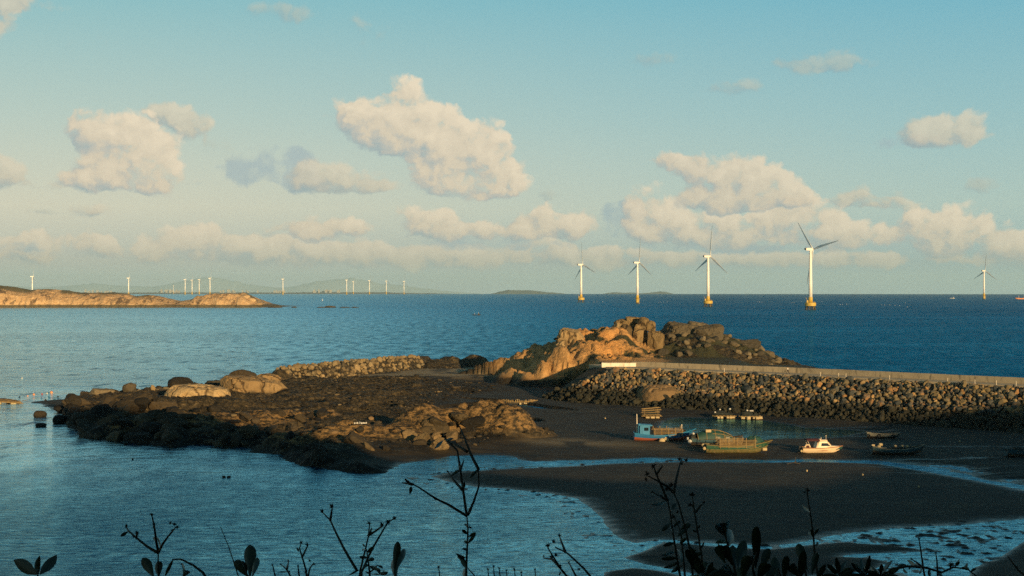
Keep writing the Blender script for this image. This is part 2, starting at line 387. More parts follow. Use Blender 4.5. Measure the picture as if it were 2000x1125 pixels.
ROADP = [atY(1120,716,405)[:2], at(1190,717,9.2)[:2], at(1533,731,9.2)[:2], at(2000,754,9.2)[:2], (150,266), (200,212), (262,150)]
ROADP = [(float(a), float(b)) for a, b in ROADP]
PLAT = [(25,389),(25,410),(24,440),(30,460),(72,462),(84,425),(82,394),(84,358),(120,330),(160,296),(218,236),(272,150),(265,148),(210,217),(160,271),(117,314),(73,355),(33,388)]

NX, NY = 760, 760
xs = np.linspace(-140, 215, NX); ys = 146*np.exp(np.linspace(0, math.log(575/146), NY))
X, Y = np.meshgrid(xs, ys)
jag = fbm(X/9, Y/9, s=3, o=5)
Xj, Yj = X+2.2*fbm(X/7, Y/7, s=21, o=4), Y+3.0*fbm(X/7, Y/7, s=41, o=4)
sL = sdf(Xj, Yj, LAND); sS = sdf(X+.6*jag, Y+1.0*jag, SOUTH); sP = sdf(X, Y+1.2*jag, POOL)
def flat(s, top, k=.06): return np.where(s > 0, top*np.tanh(s*k/top), np.maximum(s*.10, -2.5))
Z = flat(sL, .75, .07)
Z = np.maximum(Z, flat(sS, .45, .05))
for B in BARS: Z = np.maximum(Z, flat(sdf(X+.5*jag, Y+.8*jag, B), .34, .12))
# scattered mud lumps in the shallows at the right foreground and along the bank edges
spk = fbm(X/1.0, Y/1.7, s=77, o=3); spk2 = fbm(X/14, Y/14, s=78, o=2)
near = sst(30, 48, X)*sst(205, 190, Y)*sst(148, 155, Y)
Z = np.where((Z < .1) & (near > 0), np.maximum(Z, near*(.42*spk-.13+.12*spk2)), Z)
edge = np.exp(-(sS/3.2)**2)*(sS < 0)
Z = np.where((Z < .1) & (X < 34), np.maximum(Z, np.where(edge > .1, edge*(.6*spk-.22), -9)), Z)
sP2 = sP+1.3*spk+1.5*spk2
Z = np.where(sP2 > -9, np.minimum(Z, np.where(sP2 > 0, -.02-.10*np.tanh(sP2*.2), -sP2*.075+.02*spk)), Z)
for B in POOLS2:
    s_ = sdf(X+jag, Y+2*jag, B); Z = np.where(s_ > -.5, np.minimum(Z, .14-.16*(s_+.5)+.10*spk), Z)
# damp low ground at the right, cut by thin runnels
wetR = sst(58, 75, X)*sst(285, 270, Y)*sst(212, 226, Y)
run = ridged((X*.5+Y*.9)/22, (Y-.3*X)/6.0, s=9, o=3)
Z = Z-wetR*(Z > 0)*(.12+.17*np.clip(run, -1, 1)-.1*spk)*sst(0, 3, sL)
sand_noise = .06*fbm(X/12, Y/5, s=5, o=4)+.02*fbm(X/2, Y/1.2, s=6, o=3)
Z = Z+sand_noise*(Z > .1)

# rock shelf
sR = sdf(X+2.5*jag, Y+4*jag, SHELF)
u, v_ = X*.86+Y*.5, -X*.5+Y*.86
strat = ridged(u/16, v_/5.5, s=31, o=5); lump = ridged(X/6, Y/6, s=37, o=5)
rk = sst(-1.5, 6, sR)
mid = sst(-10, -34, X)*1.0
Z = Z+rk*(.35+.75*mid+(1.55*strat+.75*lump)*(.45+.55*mid))*sst(0, 4, sL+2)
rock = rk.copy(); ochre = rk*0
def hump(px, py, zb, h, rx, ry, rot=0.0, rough=.45, back=None):
    global Z, rock, ochre
    cx, cy, _ = at(px, py, zb); c, s = math.cos(rot), math.sin(rot)
    dx, dy = X-cx, Y-cy
    a, b = (dx*c+dy*s)/rx, (-dx*s+dy*c)/ry
    q = np.sqrt(a*a+b*b)*(1-.22*fbm(X/5, Y/5, s=55, o=3))
    g = np.clip(1-q*q, 0, 1)**.75
    crag = ridged(u/9, v_/3.2, s=61, o=5)
    if cy < 312: ochre = np.maximum(ochre, sst(.05, .3, g))
    Z = Z+g*h*(1+rough*.8*crag); rock = np.maximum(rock, sst(0, .25, g))
# low ridge in front (ochre tops)
for a in [(680,868,.9,.8,11,7,.5),(745,862,.9,1.2,10,6,.3),(800,852,.9,1.9,9,6,.3),(860,850,.8,2.8,9,6,.2),(930,848,.8,3.1,7,6,.1),(978,850,.8,3.6,7,6,.1),(1022,850,.8,1.8,6,5,0),(985,822,.8,2.0,6,6,0)]: hump(*a)
# left shelf crest
for a in [(300,812,1.0,1.2,16,9,.3),(400,810,1.0,1.2,16,8,.4),(500,810,1.0,1.1,15,8,.4),(220,815,1,1.4,10,8,0),(560,830,1,1.0,13,7,.5),(470,840,1,.9,15,6,.5),(600,870,.8,.7,14,6,.5),(340,845,.8,.8,14,6,.3)]: hump(*a)
# cove rim and the low rocks behind it
for a in [(860,716,2.0,3.4,10,12,.2),(905,713,2.0,2.6,10,12,.2),(950,712,2.2,3.4,9,12,.2)]: hump(*a)
sC = sst(-62, -52, X)*sst(12, 0, X)*sst(448, 462, Y)
Z = np.where(rock < .2, Z+1.2*sC*sst(0, 8, sL), Z)
# rubble mound core (left sea wall)
MA, MBp = (-70.0, 436.0), (-33.0, 520.0)
ex, ey = MBp[0]-MA[0], MBp[1]-MA[1]; L2 = ex*ex+ey*ey
tm = np.clip(((X-MA[0])*ex+(Y-MA[1])*ey)/L2, -.02, 1.02); dm = np.hypot(X-MA[0]-tm*ex, Y-MA[1]-tm*ey)
MTOP = 5.9
Z = np.maximum(Z, np.where(dm < 10, MTOP-.3-np.maximum(dm-1.6, 0)*1.05, -9))
rock = np.maximum(rock, sst(9, 6, dm))
# headland: plateau under the road, soil mounds on its left, crag base behind
sPl = sdf(X+1.2*jag, Y+1.5*jag, PLAT)
Z = np.maximum(Z, np.where(sPl > -4, (9.05+8.5*sst(426, 457, Y)*sst(46, 34, X)-2.2*sst(66, 76, X)*sst(395, 410, Y))*sst(-4, .6, sPl), -9))
rx_ = np.array([-24,-12,-4,0,4,8,13,17,21,26,31,36,42,46,50,54,58,64,70,75,80,86,92,98,106])
rz_ = np.array([1.0,4.0,7.0,8.8,9.8,11.2,13.0,14.6,16.4,15.5,15.5,16,17,15,13.5,14.5,15.5,16.0,13.8,11.6,10.2,7.4,5.0,3.2,1.0])
fy_ = np.array([478,474,468,464,454,444,436,434,433,433,436,442,446,446,444,440,438,436,434,434,436,440,440,440,440])
hz = np.interp(X+1.5*jag, rx_, rz_); Yf = np.interp(X, rx_, fy_); Yr = 470
gully = ridged((X+.25*Y)/5.5, Y/40, s=71, o=4)
tt = np.clip((Y-Yf)/(Yr-Yf+1e-6), 0, 1)
zf = np.interp(X, [-24, 0, 14, 20, 26, 60, 74, 90, 108], [1.2, 1.6, 2.2, 7.5, 9.0, 8.8, 6, 2, 0])
prof = zf+(hz-zf)*(tt**np.interp(X, [4, 14, 26, 34], [.66, .55, .48, .62]))
prof = np.where(Y > Yr, hz*(1-(Y-Yr)/34.0), prof)
crest = sst(0, .25, tt)*sst(505, 470, Y)
prof = prof+crest*(1.3*gully+.9*fbm(X/3, Y/3, s=73, o=4)+(1.3*ridged(X/7, Y/7, s=75, o=5))*sst(40, 50, X))
hm = (Y > Yf-1) & (X > -26) & (X < 108)
Z = np.where(hm, np.maximum(Z, prof), Z)
# spurs running down at the left front of the headland
for px_, py_, h_, a_, b_ in [(1000,738,3.4,7,9),(1040,742,3.6,6,9),(1078,742,4.2,6,10),(1030,722,3.0,9,9),(1100,742,2.2,4,7)]:
    cx, cy, _ = at(px_, py_, 2.2); q = ((X-cx)/a_)**2+((Y-cy)/b_)**2
    Z = Z+np.clip(1-q, 0, 1)**.8*h_*(1+.25*gully)
rgh = sst(-16, 0, X)*sst(50, 44, X)*sst(422, 432, Y)*sst(3, 5, Z)
Z = Z+rgh*(1.25*ridged((X+.35*Y)/5.5, Y/12, s=86, o=6)+.8*fbm(X/2.2, Y/2.2, s=87, o=5)-.9*np.exp(-(fbm(X/5, Y/8, s=88, o=4)/.06)**2))
soil = sst(-14, 2, X)*sst(50, 42, X)*sst(394, 404, Y)*(Z > 2.6)*sst(1.8, 4, Z)
grass = sst(14, 24, X)*sst(.18, .5, fbm(X/6, Y/6, s=83, o=4))*soil*sst(6, 10, Z)
grass = np.maximum(grass*.55, sst(40, 48, X)*sst(6.0, 8.5, Z)*sst(-.25, .2, fbm(X/5, Y/5, s=84, o=4))*(Y > 380))
rock = np.maximum(rock, sst(4, 6, Z)*(Y > 380)*(X > -30))
bright = sst(.15, .9, fbm(X/8, Y/8, s=91, o=4)+.5)*soil*np.exp(-((X-27)/9)**2)*sst(462, 455, Y)
scree = soil*np.exp(-(((X-30)+(Y-440)*.15)/8)**2)

dry = np.clip(sC*sst(.9, 1.5, Z)*sst(2.6, 2.0, Z)+.75*np.exp(-(((X-10)/17)**2+((Y-277+.35*X)/6.5)**2))*sst(.3, .6, Z), 0, 1)*sst(-.6, .1, fbm(X/6, Y/9, s=95, o=3))  # paler cove and ridge-foot sand: sunlight painted into the colour
def terrain_material():
    m, t, b = newmat('shore_ground'); p = t.pos(); z = t.sep(p)[2]
    n1 = t.noise(t.vm('MULTIPLY', p, (.22, .5, .6)), 1.0, 6, .65); n2 = t.noise(p, 1.1, 6, .65); n3 = t.noise(p, 4.0, 4, .6)
    sand = t.mix(t.rng(n1, .3, .72), (.010,.0075,.005), (.050,.037,.019))
    sand = t.mix(t.rng(t.noise(p, .09, 4), .42, .62), sand, t.mul(sand, (.62,.64,.66)))
    sand = t.mix(t.m('MULTIPLY', t.rng(n3, .62, .74), .6), sand, (.02,.017,.012))
    wet = t.rng(t.m('ADD', z, t.m('MULTIPLY', n1, .25)), .30, .08)
    strk = t.rng(t.noise(t.vm('MULTIPLY', p, (.035, .30, 0)), 1.0, 5, .62, .8), .555, .60)
    wet = t.m('MAXIMUM', wet, t.m('MULTIPLY', t.m('MULTIPLY', strk, t.rng(z, .62, .40)), t.m('MULTIPLY', t.rng(t.sep(p)[0], 48.0, 72.0), t.m('MULTIPLY', t.rng(t.sep(p)[1], 216.0, 232.0), .8))))
    sand = t.mix(t.attr('dry'), sand, t.mix(n1, (.16,.115,.058), (.36,.26,.135)))  # sunlit tone mixed into the sand colour
    sand = t.mix(wet, sand, t.mul(sand, (.42,.46,.50)))
    st = t.noise(t.vm('MULTIPLY', p, (.7, .9, 1.6)), 1.0, 6, .7)
    rk_ = t.ramp(t.m('ADD', t.m('MULTIPLY', st, .6), t.m('MULTIPLY', n2, .4)), [(.30, (.008,.008,.006)), (.46, (.030,.024,.013)), (.56, (.085,.062,.030)), (.70, (.27,.185,.088))])
    crack = t.rng(t.vor(t.vm('ADD', p, t.vm('MULTIPLY', t.noise(p, .6, 3, .5, 0, True), (2,2,2))), .45, 'DISTANCE_TO_EDGE'), .0, .07)
    rk_ = t.mul(rk_, t.mix(crack, (.35,.34,.33), (1,1,1)))
    rk_ = t.mix(t.m('MULTIPLY', t.m('MULTIPLY', t.attr('ochre'), t.rng(t.m('ADD', z, n2), 2.0, 3.4)), t.rng(st, .42, .60)), rk_, t.mix(n2, (.13,.075,.026), (.34,.205,.078)))
    tide = t.rng(t.m('ADD', t.m('MULTIPLY_ADD', t.attr('ochre'), 1.5, z), t.m('MULTIPLY', n2, 1.8)), 3.6, 2.2)          # weed-covered below the tide line
    rk_ = t.mix(tide, rk_, t.mix(t.rng(t.m('ADD', t.m('MULTIPLY', st, .65), t.m('MULTIPLY', n3, .35)), .47, .64), (.004,.0045,.004), (.058,.043,.021)))
    so_ = t.ramp(t.m('ADD', t.m('MULTIPLY', n1, .5), t.m('MULTIPLY', n2, .5)), [(.3, (.24,.135,.05)), (.5, (.44,.25,.095)), (.7, (.58,.36,.155))])
    so_ = t.mix(t.attr('scree'), so_, t.mix(n2, (.52,.21,.05), (.74,.42,.15)))
    gr = t.mix(n3, (.022,.026,.011), (.085,.075,.032))
    c = t.mix(t.attr('rock'), sand, rk_); c = t.mix(t.attr('soil'), c, so_)
    c = t.mix(t.rng(t.m('ADD', t.attr('grass'), t.m('MULTIPLY', n3, .5)), .45, .75), c, gr)
    t.put(b.inputs['Base Color'], c)
    t.put(b.inputs['Roughness'], t.m('MULTIPLY_ADD', t.m('MULTIPLY', wet, t.m('SUBTRACT', 1.0, t.attr('rock'))), -.55, .82))
    b.inputs['Specular IOR Level'].default_value = .3
    hgt = t.m('ADD', t.m('MULTIPLY', n2, .5), t.m('MULTIPLY', n3, .16))
    amp = t.m('ADD', t.m('MULTIPLY_ADD', t.attr('rock'), .85, .17), t.m('MULTIPLY', t.attr('soil'), .35))
    t.put(b.inputs['Normal'], t.bump(t.m('MULTIPLY', t.m('MULTIPLY', hgt, amp), t.m('MULTIPLY_ADD', crack, .25, .75)), 1.0, .9))
    return m
TM = terrain_material()
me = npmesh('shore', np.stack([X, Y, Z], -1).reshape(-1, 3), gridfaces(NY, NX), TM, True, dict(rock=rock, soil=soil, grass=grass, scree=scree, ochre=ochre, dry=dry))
tag(link('shore', me), 'tidal sand flat with dark rock shelf and a rocky headland', kind='structure')
def ground(x, y):
    i = int(np.clip(np.searchsorted(ys, y), 1, NY-1)); j = int(np.clip(np.searchsorted(xs, x), 1, NX-1))
    return float(max(Z[i-1:i+1, j-1:j+1].mean(), 0.0))
def gpix(px, py):
    """walk the viewing ray of a photo pixel down to the ground"""
    for k in range(1600):
        y = 146+k*.25; z = H-(py-EYE)/F*y; x = (px-1000)/F*y
        if z <= ground(x, y): return (x, y, ground(x, y))
    return at(px, py, 0)

# ------------------------------------------------------------ hill the view is taken from; its unseen ridge is shaped to shade the near beach
hx = np.linspace(-260, 460, 181); hy = np.linspace(-260, 300, 161)
HX, HY = np.meshgrid(hx, hy)
ca, sa = math.sin(math.radians(SUN_AZ)), math.cos(math.radians(SUN_AZ))
aa = HX*ca+HY*sa; qq = -HX*sa+HY*ca
hr = np.interp(qq, [-200,-60,0,60,76,84,92,100,107,118,132,158,168,180,196,220,242,280,330], [40,50,60,66,62,57,49,40,35.6,33.6,31,31.5,34,37,40.5,43,44.5,45,30])+2.0*fbm(HX/9, HY/9, s=101, o=4)
hill1 = (hr+4)*sst(0, 1, (aa-np.interp(qq, [60,110], [4,-42]))/np.interp(qq, [60,110], [36,58]))*sst(400, 330, qq)-4
hill2 = np.where(HY < 1.2, 28.35, 28.35-.60*(HY-1.2))
hill2 = np.where(HX < -30, hill2-.35*(-30-HX), hill2)
hill2 = hill2+.35*fbm(HX/5, HY/5, s=103, o=3)*sst(6, 14, np.hypot(HX, HY))
HZ = np.maximum(np.maximum(hill1, np.where(aa < 60, hill2, -5)), -3)
HM, t_, b_ = newmat('hill_grass'); p_ = t_.pos()
t_.put(b_.inputs['Base Color'], t_.mix(t_.noise(p_, .8, 6, .65), (.018,.022,.009), (.075,.062,.028))); b_.inputs['Roughness'].default_value = .9
tag(link('hillside', npmesh('hillside', np.stack([HX, HY, HZ], -1).reshape(-1, 3), gridfaces(161, 181), HM)), 'grassy slope of the viewpoint hill with an unseen ridge shaped for its shadow', kind='structure')
# ------------------------------------------------------------ stones and boulders
def ico(sub):
    bm = bmesh.new(); bmesh.ops.create_icosphere(bm, subdivisions=sub, radius=1.0)
    V = np.array([v.co[:] for v in bm.verts]); Fc = np.array([[v.index for v in f.verts] for f in bm.faces]); bm.free()
    return V, Fc
ICO = {k: ico(k) for k in (2, 3, 4, 5)}
def rock_shape(seed, sub=2, cuts=9, depth=(.55,.92), noise=.06, nscale=2.2, round_=.0, blocky=1.0):
    r = np.random.default_rng(seed); V, Fc = ICO[sub]; V = V.copy()
    N = r.normal(size=(cuts, 3)); N[:,2] *= blocky; N[0] = (.15,-.1,1.0); N /= np.linalg.norm(N, axis=1)[:, None]
    Dd = r.uniform(*depth, size=cuts)
    dots = V @ N.T
    rad = np.where(dots > .05, Dd/np.maximum(dots, .05), 9).min(1)
    rad = np.minimum(rad, 1.0)
    if round_: rad = rad*(1-round_)+round_*.9
    n = fbm(V[:,0]*nscale+seed, V[:,1]*nscale, V[:,2]*nscale, s=seed % 97, o=4)
    rad = rad*(1+noise*n)
    if sub >= 4:   # joints and small ledges on the big ones
        c = np.abs(fbm(V[:,0]*1.3+seed*3, V[:,1]*1.3, V[:,2]*.8, s=5, o=3))
        rad = rad*(1-.09*np.exp(-(c/.035)**2))
        rad = rad*(1+noise*.5*ridged(V[:,0]*5+seed, V[:,1]*5, s=8, o=4, z=V[:,2]*5))
    return V*rad[:, None], Fc

def rock_mat(name, ramp, tide=None, per='object', weed=(.016,.015,.009), bumpd=.25, sc=1.0, crack=0.0, stain=None):
    m, t, b = newmat(name); p = t.pos(); z = t.sep(p)[2]
    r = t.new('ShaderNodeObjectInfo').outputs['Random'] if per == 'object' else (t.attr('tone') if per == 'attr' else .5)
    n = t.noise(p, 1.3*sc, 6, .65); n2 = t.noise(p, 6*sc, 4, .6)
    base = t.ramp(t.m('ADD', r if per else .5, t.m('MULTIPLY', t.m('SUBTRACT', n, .5), .55), None, True), ramp)
    base = t.mul(base, t.mix(n2, (.62,.62,.64), (1.28,1.26,1.22)))
    if stain: base = t.mix(t.m('MULTIPLY', t.rng(t.noise(t.vm('MULTIPLY', p, (1,1,.3)), .5, 5, .7), .5, .68), .75), base, stain)
    h = t.m('ADD', t.m('MULTIPLY', n, .8), t.m('MULTIPLY', n2, .25))
    if crack:
        w = t.vm('ADD', p, t.vm('MULTIPLY', t.noise(p, .5, 4, .55, 0, True), (2.6,2.6,2.6)))
        ck = t.rng(t.vor(t.vm('MULTIPLY', w, (1,1,.6)), crack, 'DISTANCE_TO_EDGE'), 0, .055)
        base = t.mul(base, t.mix(ck, (.30,.28,.26), (1,1,1))); h = t.m('ADD', h, t.m('MULTIPLY', ck, .5))
    if tide is not None:
        td = t.rng(t.m('ADD', z, t.m('MULTIPLY', t.noise(p, .35, 4), 2.4)), tide+2.0, tide+.6)
        base = t.mix(td, base, t.mul(t.mix(n2, weed, tuple(x*3 for x in weed)), t.mix(r, (.7,.7,.7), (1.6,1.5,1.4)) if per else (1,1,1)))
    t.put(b.inputs['Base Color'], base); b.inputs['Roughness'].default_value = .82; b.inputs['Specular IOR Level'].default_value = .25
    t.put(b.inputs['Normal'], t.bump(h, bumpd, .8))
    return m
RIP = [(0,(.028,.036,.040)),(.22,(.070,.076,.070)),(.42,(.135,.11,.062)),(.6,(.24,.172,.078)),(.78,(.095,.10,.088)),(.9,(.31,.16,.058)),(1,(.42,.30,.145))]
TAN = [(0,(.06,.05,.032)),(.3,(.17,.125,.065)),(.6,(.27,.195,.095)),(.85,(.17,.145,.09)),(1,(.36,.255,.125))]
CRAG = [(0,(.085,.06,.03)),(.4,(.175,.122,.056)),(.7,(.24,.165,.075)),(1,(.29,.205,.10))]
GREYR = [(0,(.04,.036,.026)),(.4,(.085,.070,.045)),(.7,(.135,.108,.064)),(1,(.19,.15,.088))]
DARK = [(0,(.010,.009,.007)),(.5,(.028,.023,.015)),(1,(.070,.052,.029))]
M_RIP = rock_mat('riprap_stone', RIP, 4.0, 'object', (.012,.012,.008))  # tide weed, with shade on the lower stones painted into the same band
M_RIPM = rock_mat('riprap_stone_mass', RIP, 4.0, 'attr', (.012,.012,.008))  # same band of weed and painted shade
M_TAN = rock_mat('rubble_stone', TAN, 1.6, 'object')
M_CRAG = rock_mat('crag_granite', CRAG, None, 'object', bumpd=.7, sc=.35, crack=.16, stain=(.085,.062,.034))
M_GREY = rock_mat('flank_boulder', GREYR, 2.0, 'object', bumpd=.4, sc=.7)
M_DARK = rock_mat('tidal_boulder', DARK, None, 'object', bumpd=.3, sc=.8)
M_SLAB = rock_mat('slab_granite', [(0,(.24,.16,.075)),(.5,(.36,.25,.12)),(1,(.46,.33,.17))], 2.4, 'object', bumpd=.5, sc=.5, crack=.14, stain=(.10,.068,.032))
M_BRN = rock_mat('brown_boulder', [(0,(.13,.085,.045)),(1,(.22,.145,.07))], .2, 'object', (.05,.033,.018), bumpd=.3, sc=.5)

def boulder(name, label, px, pyb, wpx, hpx, mat_, seed, Y=None, depth=.85, sub=4, cuts=8, round_=.25, noise=.07, group=None, cat='boulder', sink=.12, tilt=None, blocky=1.0):
    """one rock: photo column and base row, width and height in photo pixels, standing at its own distance"""
    if Y is None: x, y, z = gpix(px, pyb)
    else: x, y, z = atY(px, pyb, Y)
    k = y/F; w, h = wpx*k, hpx*k; d_ = w*depth
    V, Fc = rock_shape(seed, sub, cuts, (.58,.95), noise, 2.0, round_, blocky)
    mn, mx = V.min(0), V.max(0); V = (V-(mn+mx)/2)/((mx-mn)/2)
    zs = h*(1+sink)
    V = V*np.array([w/2, d_/2, zs/2])
    if tilt:
        c, s = math.cos(tilt), math.sin(tilt); V[:,0], V[:,2] = V[:,0]*c-V[:,2]*s, V[:,0]*s+V[:,2]*c
    me = npmesh(name, V, Fc, mat_, False)
    o = link(name, me, None, (x, y+(d_*.35 if Y is None else 0), z+zs/2-h*sink))
    return tag(o, label, cat, group)

# -- breakwater: embankment, road, parapet, loose armour stones
RP = np.array(ROADP)
def along(s_):
    seg = np.hypot(*(RP[1:]-RP[:-1]).T); cum = np.concatenate([[0], np.cumsum(seg)])
    i = int(np.clip(np.searchsorted(cum, s_)-1, 0, len(seg)-1)); q = (s_-cum[i])/seg[i]
    p = RP[i]+(RP[i+1]-RP[i])*q; dr = RP[i+1]-RP[i]; return p, dr/np.hypot(*dr), cum[-1]
def frame(s_):
    p, dr, _ = along(s_)
    p2, d2, _ = along(max(s_-6, 0)); p3, d3, _ = along(s_+6)
    dr = (dr+d2+d3); dr = dr/np.hypot(*dr); n_ = np.array([dr[1], -dr[0]])   # towards the bay
    if n_[1] > 0: n_ = -n_
    return p, dr, n_
TOT = along(0)[2]; S0 = float(np.hypot(*(RP[1]-RP[0])))
def sweep(profile, s0, s1, step, zf=None):
    secs = []
    n_ = max(2, int((s1-s0)/step))
    for i in range(n_+1):
        p, dr, nn = frame(s0+(s1-s0)*i/n_)
        secs.append([(p[0]+nn[0]*a, p[1]+nn[1]*a, z_) for a, z_ in profile])
    return secs
M_CONC = plain('old_concrete', (.36,.30,.205), .85, .3, .5, .02, 6, dirt=(.12,.105,.075))
M_ROAD = plain('road_concrete', (.42,.34,.225), .85, .2, .4, .01, 6, dirt=(.22,.18,.12))
M_WHITE = plain('white_render', (.74,.66,.54), .7, .12, .6, .006, 8, dirt=(.45,.38,.28))
bw = MB().loft(sweep([(17.5,-1.5),(1.0,8.55),(-1,8.85),(-7.5,8.85),(-18,-1.5)], S0-10, TOT-4, 6))
tag(bw.build('breakwater', M_DARK), 'long stone embankment carrying the harbour road out to the rocky headland', 'breakwater')
rd = MB().loft(sweep([(0,8.2),(0,9.2),(-6.2,9.24),(-6.2,8.2)], S0-14, TOT-4, 4))
tag(rd.build('road', M_ROAD), 'narrow concrete road along the breakwater', kind='structure')
rp = random.Random(3)
pr = thing('parapet_wall', 'long low weathered concrete parapet wall on the sea side of the breakwater road', 'wall', (*RP[1], 9.2))
s_ = S0+2; k = 0
pw = MB(); cp = MB()
while s_ < TOT-6:     # cast in lengths with narrow joints
    e = s_+5.9; jz = rp.uniform(-.025, .025)
    pw.loft(sweep([(-6.25,8.9),(-6.25,10.55+jz),(-6.85,10.55+jz),(-6.85,8.9)], s_, e, 3)); s_ += 5.95
pw.v = [(a-RP[1][0], b-RP[1][1], c-9.2) for a, b, c in pw.v]
pw.build('wall_body', M_CONC, pr)
# white wall closing the road at the headland end
wx, wy, wz = atY(1209, 722, 384)
ww = MB().box((0,0,.55), (9.0,.5,1.1), -.05).box((-4.4,.1,.62), (.55,.7,1.28), -.05).box((0,0,1.16), (9.1,.62,.12), -.05)
o = ww.build('white_wall', M_WHITE); o.location = (wx, wy-.4, 9.02); tag(o, 'short white rendered wall at the headland end of the breakwater road', 'wall')
# guard posts on the road edge
M_POST = plain('post_paint', (.72,.62,.48), .6, .15, 3, .004)
pm = MB().lathe([(.09,0),(.09,.06),(.055,.08),(.055,.82),(.065,.84),(.05,.92),(.01,.94)], 8).mesh('guard_post', M_POST)
for i, px in enumerate((1415,1600,1636,1651,1738,1848,1905,1945,1985)):
    best = min((abs(1000+F*frame(S0+q*.5)[0][0]/frame(S0+q*.5)[0][1]-px), q) for q in range(300))[1]
    p, dr, nn = frame(S0+best*.5)
    o = link('guard_post', pm, None, (p[0]-nn[0]*.3, p[1]-nn[1]*.3, 9.2))
    tag(o, ['pale guard post standing alone nearest the headland end of the road', 'pale guard post just right of the walking person','pale guard post on the road edge, third from the headland end','pale guard post on the road edge, fourth from the headland end',
            'pale guard post in the middle of the road edge with wide gaps either side','pale guard post on the road edge, fourth from the right edge of the photo','pale guard post on the road edge, third from the right edge of the photo','pale guard post on the road edge, second from the right edge of the photo','pale guard post at the right edge of the photo'][i], 'post', 'posts along the breakwater road')
# armour stones
TPL = [rock_shape(200+i, 2, 8, (.42,.88), .03) for i in range(14)]
RTP = [npmesh('riprap_stone', V, Fc, M_RIP, False) for V, Fc in TPL]
spots = []
SL = 19.3
s_ = S0-9
row = 0
while s_ < TOT-60:
    w_ = 0.35
    while w_ < SL:
        r_ = float(np.clip(nrg.lognormal(math.log(.52), .34), .30, 1.15))
        a = s_+nrg.uniform(-.45, .45); tq = (w_+nrg.uniform(-.4, .4))/SL
        if a < S0-1: tq_min = .25
        p, dr, nn = frame(a); off = .6+tq*16.6; z_ = 8.75-tq*8.9
        x, y = p[0]+nn[0]*off, p[1]+nn[1]*off
        if a < S0+2 and off < (S0+2-a)*1.3: w_ += 1.1; continue
        pxx = 1000+F*x/y
        if pxx < 2030:
            spots.append((x, y, z_+nrg.uniform(-.05, .3), r_, y/r_))
        w_ += .90
    s_ += .90
spots.sort(key=lambda q: q[4])
G_R = 'armour stones on the breakwater slope'
for i, (x, y, z_, r_, _) in enumerate(spots[:300]):
    o = link('riprap_stone', RTP[i % 14], None, (x, y, z_))
    o.rotation_euler = tuple(nrg.uniform(0, 6.28, 3)); o.scale = tuple(r_*nrg.uniform(.8, 1.3, 3))
    tag(o, 'one of the larger angular armour stones heaped on the slope below the breakwater road', 'stone', G_R)
from mathutils import Euler
Vs, Fs, Ts, off = [], [], [], 0
for i, (x, y, z_, r_, _) in enumerate(spots[300:]):
    V, Fc = TPL[i % 14]
    R3 = np.array(Euler(tuple(nrg.uniform(0, 6.28, 3))).to_matrix())
    V2 = (V*(r_*nrg.uniform(.8, 1.3, 3))) @ R3.T+np.array((x, y, z_))
    Vs.append(V2); Fs.append(Fc+off); Ts.append(np.full(len(V), nrg.random())); off += len(V)
o = link('riprap_mass', npmesh('riprap_mass', np.concatenate(Vs), np.concatenate(Fs), M_RIPM, False, dict(tone=np.concatenate(Ts))))
tag(o, 'smaller armour stones filling the rest of the breakwater slope', kind='stuff')

# -- rubble stones of the left sea wall
WT = [rock_shape(300+i, 2, 8, (.48,.9), .03) for i in range(10)]
WTP = [npmesh('rubble_stone', V, Fc, M_TAN, False) for V, Fc in WT]
mlen = math.sqrt(L2); mdx, mdy = ex/mlen, ey/mlen; mnx, mny = mdy, -mdx     # normal to the right-front
if mny > 0: mnx, mny = -mnx, -mny
st_ = []
s_ = -1.5
while s_ < mlen+1.5:
    for q in (-1.0, .4, 1.75, 3.05, 4.3, 5.5):
        a = s_+nrg.uniform(-.5, .5); b = q+nrg.uniform(-.4, .4)
        st_.append((MA[0]+mdx*a+mnx*b, MA[1]+mdy*a+mny*b, min(MTOP, MTOP+.1-max(b-1.2, 0)*1.02)+nrg.uniform(-.3, .25)-.3+.5*fbm(np.array([a/9]), np.array([0.]), s=4)[0], float(np.clip(nrg.lognormal(math.log(.74), .25), .5, 1.25))*(.85 if q > 5 else 1)))
    s_ += 1.78
for i, (x, y, z_, r_) in enumerate(st_[:300]):
    o = link('rubble_stone', WTP[i % 10], None, (x, y, z_)); o.rotation_euler = tuple(nrg.uniform(0, 6.28, 3)); o.scale = tuple(r_*nrg.uniform(.85, 1.35, 3))
    tag(o, 'blocky tan rubble stone piled in the low sea wall at the left of the cove', 'stone', 'rubble stones of the left sea wall')

